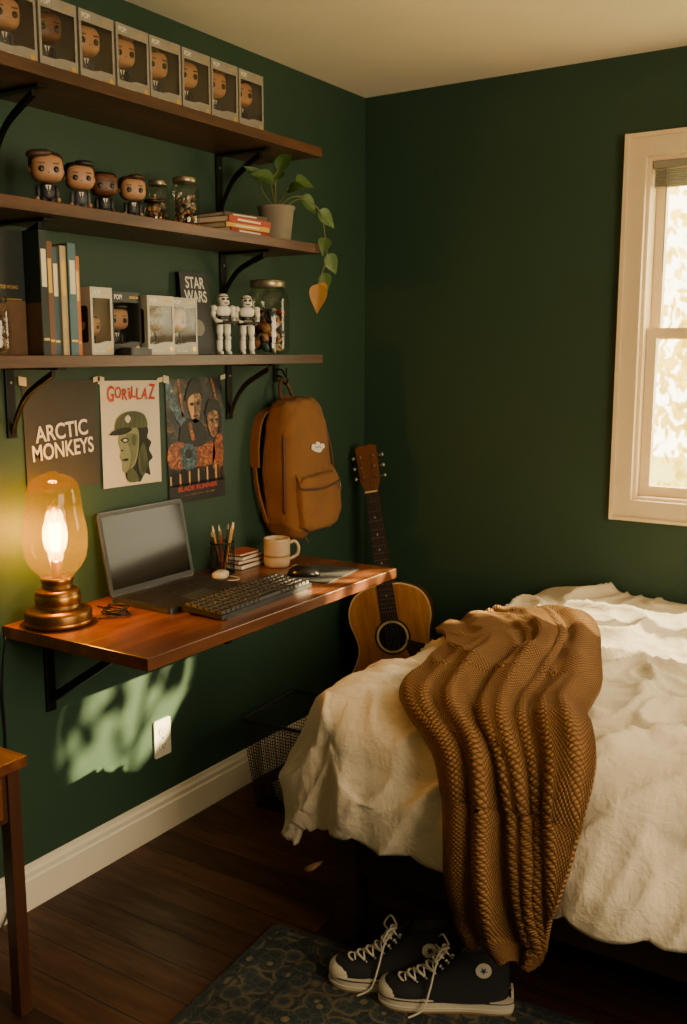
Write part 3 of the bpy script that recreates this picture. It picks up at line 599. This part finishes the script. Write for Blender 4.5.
def small_desk():
    b=MB(); b.prism(rrect(-.085,.085,-.115,.115,.01),0,.003,pbr('mousepad_cloth','343334',.85,bump=.3,bs=300)); b.done('mouse_pad',(.345,-.82,DZ+.0002),(0,0,6))
    b=MB(); f=lambda p:Vector((p.x,p.y,max(p.z,0)*(1-.25*max(0,p.y/.055))))
    b.ell((0,0,.001),(.031,.052,.033),pbr('mouse_shell','131315',.28,coat=.4),.8,.85,fn=f); b.tube([(.0,-.045,.019),(0,-.02,.0325),(0,.002,.0335)],.0012,m_blackp,6); b.ell((0,-.027,.030),(.0035,.008,.005),m_metal,nu=12,nv=8)
    b.done('computer_mouse',(.325,-.88,DZ+.0035),(0,0,-65))
    mg=pbr('mug_glaze','b9a284',.35,var=.08,coat=.3); b=MB()
    b.lathe([(0,.002),(.036,.0),(.041,.006),(.043,.02),(.043,.085),(.0435,.092),(.042,.095),(.040,.092),(.0395,.02),(.03,.008),(0,.008)],mg,40); b.lathe([(0,.079),(.0394,.08)],pbr('coffee','2a160c',.1),30)
    b.tube(cr([(.041,0,.076),(.06,0,.08),(.072,0,.062),(.068,0,.036),(.041,0,.022)],6),[.0055]*25,mg,10)
    b.lathe([(.0436,.035),(.0438,.036),(.0438,.04),(.0436,.041)],pbr('mug_band','8a5f38',.5),40,cap=False)
    b.done('coffee_mug',(.165,-.805,DZ),(0,0,50))
    b=MB(); m=pbr('mesh_metal','1b1b1c',.5,.5)
    for z in (.001,.098): b.lathe([(.036,z),(.039,z),(.039,z+.004),(.036,z+.004)],m,28,cap=False)
    b.lathe([(0,.001),(.037,.001)],m,28)
    for k in range(28):
        a=2*PI*k/28; b.tube([(.0375*math.cos(a+t*.22),.0375*math.sin(a+t*.22),.1*t) for t in (0,.33,.66,1)],.0009,m,4); b.tube([(.0375*math.cos(a-t*.22),.0375*math.sin(a-t*.22),.1*t) for t in (0,.33,.66,1)],.0009,m,4)
    for i,(c,a,ln,tl) in enumerate([('c8963c',20,.165,12),('c8963c',200,.15,10),('1d2b4a',100,.155,13),('8a2d22',300,.145,8),('e0dccf',60,.16,11),('222222',250,.14,14),('3a6b4a',150,.15,9)]):
        x,y=.018*math.cos(math.radians(a)),.018*math.sin(math.radians(a)); pm=pbr('pen_%d'%i,c,.4)
        M_=TR(x*.3,y*.3,.004)@RZ(a)@RY(tl)
        b.lathe([(.0036,0),(.0036,ln-.014),(.0012,ln),(0,ln)],pm,8,M=M_); b.lathe([(.0037,ln-.02),(.0037,ln-.014),(.001,ln+.001)],m_paper if i<2 else m_metal,8,M=M_,cap=False)
    b.done('pen_holder',(.085,-.985,DZ+.0003))
    b=MB(); f=lambda p:Vector((p.x,p.y,p.z*(1+.1*math.sin(p.x*90)*math.cos(p.y*70))))
    b.ell((0,0,.014),(.024,.033,.013),pbr('earbud_case','cfc5b0',.45),.75,.8,fn=f); b.tube([(p[0]*.0243,p[1]*.0333,.017) for p in circ(1,30)],.0007,m_grey,5,closed=True)
    b.tube(cr([(.02,.03,.004),(.05,.02,.003),(.06,-.01,.003),(.03,-.03,.003)],6),.0016,m_white,6); b.done('earbud_case',(.13,-1.05,DZ+.0003),(0,0,20))
small_desk()
# ------------------------------------------------------------ backpack
def backpack():
    cv=pbr('tan_canvas','78502a',.95,var=.22,vs=9,bump=.6,bs=220,bd=.0012); dk=pbr('brown_leather','4a2d16',.6,var=.1); b=MB()
    def wr(x,y,z): return noise.noise(Vector((y*11,z*8,x*6)))*.020+(1-abs(noise.noise(Vector((y*14+z*6,z*17,x*3)))))**6*.013
    def sh(p):
        t=(p.z+.225)/.45
        k=1.0-.32*max(0,t-.5)**1.2*1.7+.05*math.sin(t*3); q=Vector((p.x*(1.12-.42*t*t),p.y*k,p.z-.02*(1-t)*abs(p.y)/.13))
        return q*(1+wr(p.x,p.y,p.z)*3.2)
    b.ell((.085,0,.225),(.075,.126,.225),cv,.34,.5,fn=sh,nu=72,nv=56)
    def sp(p): return p*(1+noise.noise(Vector((p.y*20,p.z*16,3)))*.08+.06*(1-abs(noise.noise(Vector((p.y*30,p.z*26,8)))))**4)
    b.ell((.158,.004,.105),(.034,.104,.092),cv,.38,.4,fn=sp,nu=44,nv=30)
    fl=cr([(.178,-.104,.165),(.193,-.08,.160),(.198,.0,.152),(.193,.08,.160),(.178,.108,.165)],6)
    b.tube(fl,.0045,dk,8)
    b.grid(lambda u,v:(fl[int(u*24)].x*(1-v)+(.150)*v+.003*math.sin(v*PI)+.004,fl[int(u*24)].y*(1-.06*v),fl[int(u*24)].z+v*.05),24,6,cv)
    arch=cr([(.132,-.135,.08),(.136,-.129,.25),(.120,-.095,.375),(.100,0,.425),(.120,.095,.375),(.136,.129,.25),(.132,.135,.08)],8); b.tube(arch,.0045,dk,8)
    b.tube(cr([(.05,-.128,.1),(.045,-.130,.25),(.06,-.092,.385),(.07,0,.44),(.06,.092,.385)],8),.004,dk,8)
    b.tube(cr([(.06,-.03,.44),(.045,-.025,.485),(.035,0,.515),(.045,.025,.485),(.06,.03,.44)],6),.0065,dk,8)
    for s in (-1,1):
        pts=cr([(.03,s*.045,.43),(.02,s*.105,.40),(.024,s*.144,.30),(.03,s*.148,.17),(.04,s*.122,.04)],8)
        for i in range(len(pts)-1):
            p,q=pts[i],pts[i+1]; w=.026 if i<20 else .011; b.add([p+Vector((-w*.6,0,0)),p+Vector((w,s*.006,0)),q+Vector((w,s*.006,0)),q+Vector((-w*.6,0,0)),p+Vector((-w*.6,s*.008,0)),p+Vector((w,s*.014,0)),q+Vector((w,s*.014,0)),q+Vector((-w*.6,s*.008,0))],[(0,1,2,3),(4,7,6,5),(0,4,5,1),(1,5,6,2),(2,6,7,3),(3,7,4,0)],cv)
    b.tube([(.2,.085,.163),(.205,.085,.13)],.003,m_metal,6)
    b.tube([(.128,.102,.34),(.133,.108,.30)],.003,m_metal,6)
    b.tube(cr([(.13,-.05,.02),(.15,-.06,-.01),(.16,-.055,-.035)],5),.004,dk,6)
    pt=sm([(-.034,-.004),(-.028,.012),(-.012,.010),(-.006,.019),(.008,.017),(.014,.010),(.030,.012),(.036,.0),(.022,-.008),(.012,-.017),(-.010,-.015),(-.022,-.010)])
    PM=TR(.160,.022,.285)@RY(-5)@RX(-6)@FX
    b.prism(pt,0,.003,m_white,M=PM); b.text('SKATE',.03,.008,m_dgrey,M=PM@TR(0,.001,.0034))
    b.done('backpack',(.004,-.558,.885),(4,0,-4))
    b=MB(); b.prism(rrect(-.012,.012,-.03,.03,.005),.0005,.005,m_black,M=FX); b.tube(cr([(.005,0,.012),(.03,0,.012),(.048,0,-.012),(.05,0,.02)],6),.0035,m_black,8); b.tube(cr([(.005,0,-.008),(.03,0,-.012),(.04,0,-.035),(.052,0,-.03),(.055,0,-.015)],6),.0035,m_black,8)
    b.done('wall_hook',(.001,-.588,1.42))
backpack()
# ------------------------------------------------------------ guitar
def guitar():
    top=wood('spruce_top','a0602a','d2924a',2,5,.28,.5,'bd7b38'); side=wood('mahogany_side','3a1b0d','70381a',2,5,.3,.5); eb=pbr('rosewood','2a1810',.5); bn=pbr('binding','d9c08a',.4)
    hp=[(0,0),(.075,.006),(.14,.035),(.183,.085),(.192,.14),(.176,.2),(.142,.255),(.124,.3),(.128,.345),(.142,.395),(.138,.445),(.112,.487),(.06,.512),(.028,.516),(0,.516)]
    R_=[(p.x,p.y) for p in cr([(x,y,0) for x,y in hp],5)]; R_=[R_[0]]+[q for q in R_[1:-1] if q[0]>.002]+[R_[-1]]
    ol=R_+[(-x,y) for x,y in R_[-2:0:-1]]
    b=MB(); G=Matrix(((1,0,0,0),(0,0,-1,0),(0,1,0,0),(0,0,0,1))) # local z-> -y (front)
    b.prism(ol,-.095,-.003,side,M=G,smooth=True); b.prism(ol,-.003,0,bn,M=G,smooth=True); b.flat([(x*.975,.258+(y-.258)*.982) for x,y in ol],.0008,top,M=G)
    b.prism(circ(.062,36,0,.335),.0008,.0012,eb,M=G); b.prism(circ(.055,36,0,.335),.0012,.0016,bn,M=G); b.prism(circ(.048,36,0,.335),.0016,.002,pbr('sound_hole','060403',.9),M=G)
    b.prism([(.05,.32),(.105,.30),(.125,.235),(.09,.215),(.055,.25),(.04,.29)],.001,.0022,eb,M=G)
    b.prism([(-.08,.158),(-.075,.168),(-.02,.18),(.02,.18),(.075,.168),(.08,.158),(.07,.15),(-.07,.15)],.001,.009,eb,M=G); b.prism([(-.036,.168),(.036,.168),(.036,.171),(-.036,.171)],.009,.0115,bn,M=G)
    b.prism([(-.028,.39),(.028,.39),(.0215,.835),(-.0215,.835)],.001,.009,eb,M=G); b.prism([(-.026,.5),(.026,.5),(.021,.84),(-.021,.84)],-.018,.001,side,M=G)
    b.prism([(-.03,.47),(.03,.47),(.026,.56),(-.026,.56)],-.06,-.0035,side,M=G)
    for i in range(18):
        yy=.835-.64*(1-2**(-(i+1)/12)); hw=.0215+(.835-yy)*.0146
        b.prism([(-hw,yy),(hw,yy),(hw,yy+.0011),(-hw,yy+.0011)],.009,.0096,m_metal,M=G)
        if i+1 in (3,5,7,9,12,15): b.prism(circ(.003,10,0,yy+.012),.009,.0093,bn,M=G)
    hd=[(-.021,.835),(.021,.835),(.034,.87),(.037,.99),(.015,.998),(0,.992),(-.015,.998),(-.037,.99),(-.034,.87)]
    b.prism(hd,-.02,-.004,side,M=G); b.prism(hd,-.004,-.002,pbr('headstock_veneer','6a3d1c',.35,coat=.3),M=G)
    b.prism([(-.0215,.832),(.0215,.832),(.0215,.837),(-.0215,.837)],0,.011,bn,M=G)
    for s in (-1,1):
        for k in range(3):
            yy=.885+k*.036; b.lathe([(.004,0),(.003,.012),(0,.012)],m_metal,10,M=G@TR(s*.022,yy,-.002)); b.tube([(s*.035,yy,-.012),(s*.046,yy,-.012)],.002,m_metal,6,M=G); b.ell((s*.051,yy,-.012),(.006,.008,.004),m_metal,M=G,nu=10,nv=6)
    for k in range(6):
        x=-.0175+k*.007; b.tube([(x*1.25,.17,.0115),(x*.95,.835,.0105),((-1 if k<3 else 1)*.022,.885+(k if k<3 else 5-k)*.036,.006)],.0004,m_metal,4,M=G)
    o=b.done('acoustic_guitar',(.335,-.225,.058),(0,0,0),scale=1.12)
    ax=Vector((-.25,.10,1.06)).normalized(); yv=Vector((0,1,0)); fr=(yv-ax*ax.dot(yv)).normalized(); fr=(Matrix.Rotation(math.radians(22),3,ax)@fr); xv=fr.cross(ax)
    Rm=Matrix((xv,fr,ax)).transposed(); o.rotation_euler=Rm.to_euler()
guitar()
# ------------------------------------------------------------ wastebasket
def basket():
    b=MB(); m=pbr('black_wire','0e0e0e',.7,0); h=.31
    def cor(t): return .105+.03*t,.125+.035*t
    def pt(side,u,t):
        a,c=cor(t)
        if side==0: return (a,-c+2*c*u,h*t)
        if side==1: return (-a,-c+2*c*u,h*t)
        if side==2: return (-a+2*a*u,c,h*t)
        return (-a+2*a*u,-c,h*t)
    for t,r in ((0.01,.003),(1,.006)):
        a,c=cor(t); b.tube([(x,y,h*t) for x,y in rrect(-a,a,-c,c,.02)],r,m,8,closed=True)
    for s in range(4):
        for i in range(27): b.tube([pt(s,i/26,.01),pt(s,i/26,1)],.0011,m,4)
        for j in range(1,28): b.tube([pt(s,0,j/28),pt(s,1,j/28)],.0011,m,4)
    a,c=cor(0); b.box(-a,a,-c,c,.001,.004,m)
    pp=pbr('crumpled_paper','b5ae9c',.85)
    for x,y,z,r,mm in [(-.03,-.05,.05,.045,pp),(.04,.03,.05,.045,m_dgrey),(-.02,.06,.05,.042,pp),(.02,-.04,.115,.04,m_grey),(-.03,.04,.12,.045,m_dgrey)]:
        f=lambda p:p*(1+.35*noise.noise(p*60+Vector((x*50,y*50,z))))
        b.ell((x,y,z),(r,r,r),mm,fn=f,nu=18,nv=12)
    b.done('wire_wastebasket',(.245,-.78,.0005),(0,0,4))
basket()
# ------------------------------------------------------------ bed
TZ=.668; RX0,RY0=.845,-1.36; RR=.125; ARC=RR*PI/2
def topz(x,y,fine=True):
    v=Vector((x*2.1,y*2.1,.3)); z=TZ+.028*noise.noise(v)
    if fine:
        w=Vector((x*3.6+noise.noise(v*1.3)*1.2,y*5.4+noise.noise(v*1.7+Vector((5,5,5)))*1.2,1.7))
        r1=1-abs(noise.noise(w)); r2=1-abs(noise.noise(w*2.3+Vector((3,1,2))))
        z+=.030*(r1**7)+.013*(r2**6)-.007
    return z
def surf(X,Y,fine=True):
    nx=max(X,RX0); ny=min(max(Y,RY0),-.03); dx=X-nx; dy=Y-ny; d=math.hypot(dx,dy)
    if d<1e-6: return Vector((X,Y,topz(X,Y,fine)))
    z=topz(nx+dx*.6,ny+dy*.6,fine)
    ux,uy=dx/d,dy/d; th=math.atan2(-uy,-ux)
    if abs(dx)>1e-6 and abs(dy)>1e-6:
        mx=max(abs(dx),abs(dy)); d=mx+(d-mx)*.35
    s=nx-ny+th*.22
    if d<ARC:
        a=d/RR; out=RR*math.sin(a); dr=RR*(1-math.cos(a)); e=0
    else: e=d-ARC; out=RR; dr=RR+e
    k=min(1,d/.32)**1.5
    f=noise.noise(Vector((s*4.2,e*1.2,7)))*.07
    if fine: f+=noise.noise(Vector((s*11,e*2.0,2)))*.018+(1-abs(noise.noise(Vector((s*7+e*3,e*3,4)))))**5*.02
    wy=abs(dy)/(abs(dx)+abs(dy)+1e-9)
    out+=(.20-.10*wy)*e+f*k+.02*math.sin(min(1,e/.25)*PI)
    z2=z-dr+.025*k*noise.noise(Vector((s*3,1,1)))
    return Vector((nx+ux*out,ny+uy*out,max(z2,.03)))
def bed():
    fw=wood('bed_frame_wood','1d100a','3a2214',0,5,.5); mt=pbr('mattress_cloth','cfc6b4',.9); b=MB()
    b.box(.80,2.95,-1.39,-1.36,.2,.33,fw); b.box(.80,2.95,-.09,-.06,.2,.33,fw); b.box(.80,.83,-1.36,-.09,.2,.33,fw); b.box(2.92,2.95,-1.36,-.09,.2,.33,fw)
    for x in (.785,2.9):
        for y in (-1.405,-.11): b.box(x,x+.065,y,y+.065,0,.345,fw)
    for i in range(10): b.box(.92+i*.2,1.0+i*.2,-1.359,-.091,.3,.32,fw)
    b.ell((1.88,-.725,.475),(1.03,.61,.135),mt,.2,.12,nu=48,nv=16)
    b.done('bed',bevel=.003)
    m,n,l,bs,o=newmat('linen_duvet'); v=coords(n,l); c=lin('dccdb2')
    l.new(mixrgb(n,l,noi(n,l,v,3,3),[x*.93 for x in c],[min(1,x*1.04) for x in c]),bs.inputs['Base Color']); bs.inputs['Roughness'].default_value=.9; bs.inputs['Sheen Weight'].default_value=.1
    h=math_(n,l,'ADD',math_(n,l,'ADD',noi(n,l,coords(n,l,(1,2.0,1.3)),9,6,.62,.3),math_(n,l,'MULTIPLY',noi(n,l,coords(n,l,(2.2,1,1)),16,5,.6,.2),.4)),math_(n,l,'MULTIPLY',noi(n,l,v,420,2),.03)); bumpn(n,l,bs,h,.7,.014)
    b=MB(); X0,X1,Y0,Y1=RX0-.435,2.93,RY0-.39,-.035
    b.grid(lambda u,w:surf(X0+(X1-X0)*u,Y0+(Y1-Y0)*w),260,190,m)
    ob=b.done('duvet'); md=ob.modifiers.new('t','SOLIDIFY'); md.thickness=.018; md.offset=-1
bed()
def lerp_pts(P_,s):
    pts=P_; k=s*(len(pts)-1); i=min(int(k),len(pts)-2); t=k-i
    p0=Vector(pts[max(i-1,0)]);p1=Vector(pts[i]);p2=Vector(pts[i+1]);p3=Vector(pts[min(i+2,len(pts)-1)])
    return .5*((2*p1)+(p2-p0)*t+(2*p0-5*p1+4*p2-p3)*t*t+(3*p1-p0-3*p2+p3)*t**3)
def throw():
    m,n,l,bs,o=newmat('mustard_knit')
    tc=n.new('ShaderNodeTexCoord'); sx=n.new('ShaderNodeSeparateXYZ'); l.new(tc.outputs['UV'],sx.inputs[0])
    k=2*PI/.022
    wob=math_(n,l,'MULTIPLY',noi(n,l,coords(n,l,(1,1,1),'UV'),9,2),2.5)
    su=math_(n,l,'ADD',sx.outputs[1],sx.outputs[0]); di=math_(n,l,'SUBTRACT',sx.outputs[1],sx.outputs[0])
    row=math_(n,l,'ADD',math_(n,l,'MULTIPLY',su,k*.95),wob); col_=math_(n,l,'ADD',math_(n,l,'MULTIPLY',di,k*.95),wob)
    a=math_(n,l,'MULTIPLY',math_(n,l,'SINE',row),math_(n,l,'SINE',col_)); h=math_(n,l,'ABSOLUTE',a)
    c1,c2=lin('4c3319'),lin('8c6640')
    c=ramp(n,l,h,[(.0,c1),(.5,c2)]); c=mixrgb(n,l,.5,c,ramp(n,l,noi(n,l,coords(n,l),5,3),[(.3,[.75]*3),(.7,[1.1]*3)]),'MULTIPLY'); l.new(c,bs.inputs['Base Color'])
    bs.inputs['Roughness'].default_value=1; bs.inputs['Specular IOR Level'].default_value=.1; bumpn(n,l,bs,h,.8,.0045)
    Lp=[(.79,-.78),(.79,-.86),(.87,-.98),(.92,-1.2),(.975,-1.40),(1.13,-1.50),(1.17,-1.66),(1.20,-1.80),(1.25,-1.88)]
    Rp=[(.90,-.52),(1.08,-.48),(1.22,-.70),(1.33,-1.03),(1.40,-1.31),(1.47,-1.50),(1.46,-1.66),(1.43,-1.80),(1.40,-1.85)]
    nu,nv=120,230; vs=[];uv=[];fs=[]
    for j in range(nv+1):
        s=j/nv; a=lerp_pts([(x,y,0) for x,y in Lp],s); c_=lerp_pts([(x,y,0) for x,y in Rp],s)
        for i in range(nu+1):
            t=i/nu
            q=a.lerp(c_,t); q.y+=.03*noise.noise(Vector((t*3,s*4,9))); q.x+=.015*noise.noise(Vector((t*2,s*9,2)))
            p=surf(q.x,q.y,False); e=.02
            nrm=(surf(q.x+e,q.y,False)-p).cross(surf(q.x,q.y+e,False)-p); nrm=nrm.normalized() if nrm.length>1e-9 else Vector((0,0,1))
            edge=min(1,min(t,1-t)*7); edge=edge*edge*(3-2*edge)
            # sharp-crested lengthwise folds of uneven width
            ph=4.2*t+.5*math.sin(s*3.2+.6)+.9*noise.noise(Vector((t*2.0,s*2.6,1)))
            w=(1-abs(noise.noise(Vector((ph*1.5,s*1.1,3.3)))*1.5)); w=max(0,w)**3
            w2=.5+.5*math.sin(2*PI*ph*.75)
            am=.8+.5*noise.noise(Vector((t*2.5,s*3,3)))
            f=am*(.020*w+.020*w2)*(.25+.75*edge)
            f+=(.014 if s<.4 else .004)*(1-abs(noise.noise(Vector((t*3+s*2,s*11-t*3,7)))))**3*edge
            side=min(1,max(0,(RY0-q.y)/.2))*.010
            vs.append(p+nrm*(.028+f+side)); uv.append((t*.62,s*1.7))
    for j in range(nv):
        for i in range(nu):
            k0=j*(nu+1)+i; fs.append((k0,k0+1,k0+nu+2,k0+nu+1))
    me=bpy.data.meshes.new('throw_blanket'); me.from_pydata(vs,[],fs); me.materials.append(m)
    ul=me.uv_layers.new(name='UVMap')
    for p in me.polygons:
        p.use_smooth=True
        for li in p.loop_indices: ul.data[li].uv=uv[me.loops[li].vertex_index]
    ob=bpy.data.objects.new('throw_blanket',me); sc.collection.objects.link(ob)
    md=ob.modifiers.new('t','SOLIDIFY'); md.thickness=.012; md.offset=-1
throw()
# ------------------------------------------------------------ rug
def rug():
    m,n,l,bs,o=newmat('persian_rug'); tc=n.new('ShaderNodeTexCoord'); v=coords(n,l)
    vo=n.new('ShaderNodeTexVoronoi'); vo.inputs['Scale'].default_value=19; l.new(v,vo.inputs['Vector'])
    vo2=n.new('ShaderNodeTexVoronoi'); vo2.feature='DISTANCE_TO_EDGE'; vo2.inputs['Scale'].default_value=34; l.new(v,vo2.inputs['Vector'])
    base=ramp(n,l,vo.outputs[0],[(.15,lin('7a6c50')),(.22,lin('1f2c30')),(.5,lin('28373a')),(.62,lin('665a44')),(.7,lin('1b272d'))])
    base=mixrgb(n,l,math_(n,l,'MULTIPLY',ramp(n,l,vo2.outputs[0],[(.02,[1]*3),(.06,[0]*3)]),.5),base,lin('5f573f'))
    sx=n.new('ShaderNodeSeparateXYZ'); l.new(v,sx.inputs[0])
    ax=math_(n,l,'SUBTRACT',.9,math_(n,l,'ABSOLUTE',sx.outputs[0])); ay=math_(n,l,'SUBTRACT',.65,math_(n,l,'ABSOLUTE',sx.outputs[1])); d=math_(n,l,'MINIMUM',ax,ay)
    bd=n.new('ShaderNodeValToRGB'); bd.color_ramp.interpolation='CONSTANT'; l.new(math_(n,l,'MULTIPLY',d,4),bd.inputs[0])
    e=bd.color_ramp.elements; e[0].position=0; e[0].color=(1,1,1,1)
    e[1].position=.07; e[1].color=(0,0,0,1)
    for p_,c_ in ((.12,1),(.16,0),(.52,1),(.56,0),(.6,1),(.63,0)):
        q=e.new(p_); q.color=(c_,c_,c_,1)
    base=mixrgb(n,l,math_(n,l,'MULTIPLY',bd.outputs[0],.7),base,lin('1a262d'))
    worn=ramp(n,l,noi(n,l,v,5,5),[(.35,[.5]*3),(.65,[1.15]*3)]); base=mixrgb(n,l,1,base,worn,'MULTIPLY')
    l.new(base,bs.inputs['Base Color']); bs.inputs['Roughness'].default_value=.95; bumpn(n,l,bs,noi(n,l,v,260,3),.8,.004)
    b=MB(); b.prism(rrect(-.9,.9,-.65,.65,.01),0,.008,m); b.done('patterned_rug',(1.57,-2.0,.0005),(0,0,5),bevel=.002)
rug()
# ------------------------------------------------------------ sneakers
def sneaker(loc,rz,flip=1):
    cvs=pbr('black_canvas','17181c',.85,bump=.3,bs=400,bd=.0006); rub=pbr('white_rubber','c6bda8',.5,var=.05); lace=pbr('shoe_lace','cfc8b6',.8); inn=pbr('shoe_lining','2b2a28',.9)
    b=MB()
    so=[(-.005,0),(.0,.024),(.03,.034),(.09,.033),(.15,.041),(.20,.048),(.25,.043),(.28,.024),(.287,0),(.28,-.022),(.25,-.038),(.2,-.041),(.15,-.036),(.09,-.031),(.03,-.032),(0,-.024)]
    ol=[(p.x,p.y*flip) for p in cr([(x,y,0) for x,y in so],5,True)]
    if flip<0: ol=ol[::-1]
    b.prism([(x*.99+.001,y*.98) for x,y in ol],0,.005,pbr('sole_brown','8a6a45',.8),smooth=True); b.prism(ol,.005,.031,rub,smooth=True)
    b.tube([(x,y*1.005,.027) for x,y in ol],.0013,m_blackp,6,closed=True); b.tube([(x,y*1.0,.012) for x,y in ol],.0016,rub,6,closed=True)
    def up(u,v):
        z=.028+.112*v; k=v*7; i=min(6,int(k)); arr=[.262,.240,.207,.178,.155,.138,.128,.122]; xf=arr[i]+(arr[i+1]-arr[i])*(k-i)
        xb=.006-.004*math.sin(v*3)+.006*v; hw=.041-.013*min(1,v*1.3)+.004*v
        a=2*PI*u; cx=(xf+xb)/2; rx=(xf-xb)/2; c,s=math.cos(a),math.sin(a)
        wf=hw*(1 if c<.2 else 1-.22*(c-.2))
        return (cx+rx*math.copysign(abs(c)**.8,c),flip*.002+wf*math.copysign(abs(s)**.75,s),z+.006*math.cos(a)*-(v**3))
    b.grid(up,40,16,cvs,cu=True)
    b.grid(lambda u,v:tuple(Vector(up(u,1))*(1)+(Vector((.062,0,.105))-Vector(up(u,1)))*v*.9),40,4,inn,cu=True)
    b.tube([Vector(up(i/40,1)) for i in range(40)],.0022,cvs,6,closed=True)
    b.ell((.222,0.001*flip,.030),(.062,.041,.030),cvs,.8,.9)
    b.ell((.247,0.002*flip,.029),(.0405,.0385,.0245),rub,.75,.9)
    b.grid(lambda u,v:(.165-.05*v-.012*v*v+.004,(u-.5)*.046,.085+.07*v+.004*math.sin(u*PI)),6,8,cvs); b.grid(lambda u,v:(.16-.05*v-.012*v*v,(u-.5)*.046,.085+.07*v),6,8,inn)
    for k in range(7):
        X=[.236,.216,.196,.177,.162,.15,.142][k]; Z=[.056,.065,.075,.088,.101,.115,.128][k]; w=.019
        b.tube(cr([(X-.012,-w,Z-.004),(X+.004,-w*.4,Z+.006),(X+.006,w*.4,Z+.007),(X-.010,w,Z-.003)],5),.0024,lace,6)
        if k<6:
            b.tube([(X-.010,-w,Z-.002),(X-.006,0,Z+.010),(X-.026,w,Z+.012)],.0022,lace,6); b.tube([(X-.010,w,Z-.002),(X-.006,0,Z+.010),(X-.026,-w,Z+.012)],.0022,lace,6)
        for s in (-1,1): b.lathe([(.0035,0),(.003,.0012),(0,.0012)],m_metal,10,M=TR(X-.013,s*(w+.004),Z-.004)@RX(-70*s))
    for s in (-1,1):
        b.tube(cr([(.135,s*.005,.135),(.15,s*.028,.145),(.165,s*.035,.12),(.15,s*.012,.118),(.138,0,.133)],6),.0022,lace,6)
        b.tube(cr([(.137,0,.135),(.16,s*.02,.11),(.175,s*.045,.06),(.19,s*.056,.02),(.22,s*.062,.004)],6),.0021,lace,6)
        M_=TR(.062,s*.0345+flip*.002,.105)@(RX(90) if s<0 else RX(-90)); b.prism(circ(.017,24),0,.0018,rub,M=M_)
        st=[]
        for i in range(10):
            a=PI/2+i*PI/5; r=.009 if i%2==0 else .0038; st.append((r*math.cos(a),r*math.sin(a)))
        b.prism(st,.0018,.0022,pbr('star_blue','24365c',.5),M=M_)
    b.box(-.004,.001,-.012,.012,.03,.05,rub)
    b.done('high_top_sneaker',loc,(0,0,rz),scale=1.06)
sneaker((1.135,-1.405,.009),208,1); sneaker((1.275,-1.41,.009),207,-1)
# ------------------------------------------------------------ side table
def side_table():
    w=wood('honey_table','5a2d14','a86732',0,4,.4,.2,'7d4520'); wd=wood('table_leg_wood','2a150b','4d2a15',2,4,.45); b=MB()
    b.box(.005,.362,-2.46,-1.99,.59,.615,w)
    for x in (.02,.318):
        for y in (-2.44,-2.035): b.prism([(x,y),(x+.032,y),(x+.032,y+.032),(x,y+.032)],0,.59,wd)
    b.box(.03,.343,-2.43,-2.01,.47,.5899,wd); b.box(.343,.349,-2.39,-2.05,.485,.58,w); b.lathe([(.006,0),(.005,.012),(.012,.02),(.010,.028),(0,.03)],m_brass,16,M=TR(.349,-2.22,.535)@RY(90))
    b.done('side_table',bevel=.0015)
side_table()
# ------------------------------------------------------------ lights
w=bpy.data.worlds.new('sky'); sc.world=w; w.use_nodes=True; bg=w.node_tree.nodes['Background']; bg.inputs[0].default_value=(1,.85,.56,1); bg.inputs[1].default_value=12
def aim(o,t): o.rotation_euler=(Vector(t)-o.location).to_track_quat('-Z','Y').to_euler()
def light(name,kind,loc,tgt,e,col,**k):
    L=bpy.data.lights.new(name,kind); L.energy=e; L.color=col
    for a,v in k.items(): setattr(L,a,v)
    o=bpy.data.objects.new(name,L); sc.collection.objects.link(o); o.location=loc; aim(o,tgt); return o
light('low_sun','SPOT',(5.06,3.1,2.93),(0,-1.315,.465),26000,(1,.80,.42),spot_size=math.radians(3.5),spot_blend=.35,shadow_soft_size=.02)
light('garden_sun','SUN',(3,6,6),(1.5,3,1),14,(1,.86,.52),angle=.02)
light('room_fill','AREA',(3.26,-2.1,1.5),(0,-2.0,1.3),74,(1,.79,.50),shape='RECTANGLE',size=1.5,size_y=1.1)  # added soft fill for the room, no real window behind it
pt=light('window_portal','AREA',(1.5,.13,1.555),(1.5,-2,1.555),1,(1,1,1),shape='RECTANGLE',size=.85,size_y=1.12)
pt.data.cycles.is_portal=True
# ------------------------------------------------------------ camera
cd=bpy.data.cameras.new('camera'); co=bpy.data.objects.new('camera',cd); sc.collection.objects.link(co)
cd.sensor_fit='VERTICAL'; cd.sensor_height=24; cd.lens=24*985/1024; cd.clip_start=.05
cd.dof.use_dof=True; cd.dof.focus_distance=2.7; cd.dof.aperture_fstop=2.4
co.location=(2.068,-3.336,1.493); co.rotation_euler=(math.radians(90-9.23),0,math.radians(33))
sc.camera=co
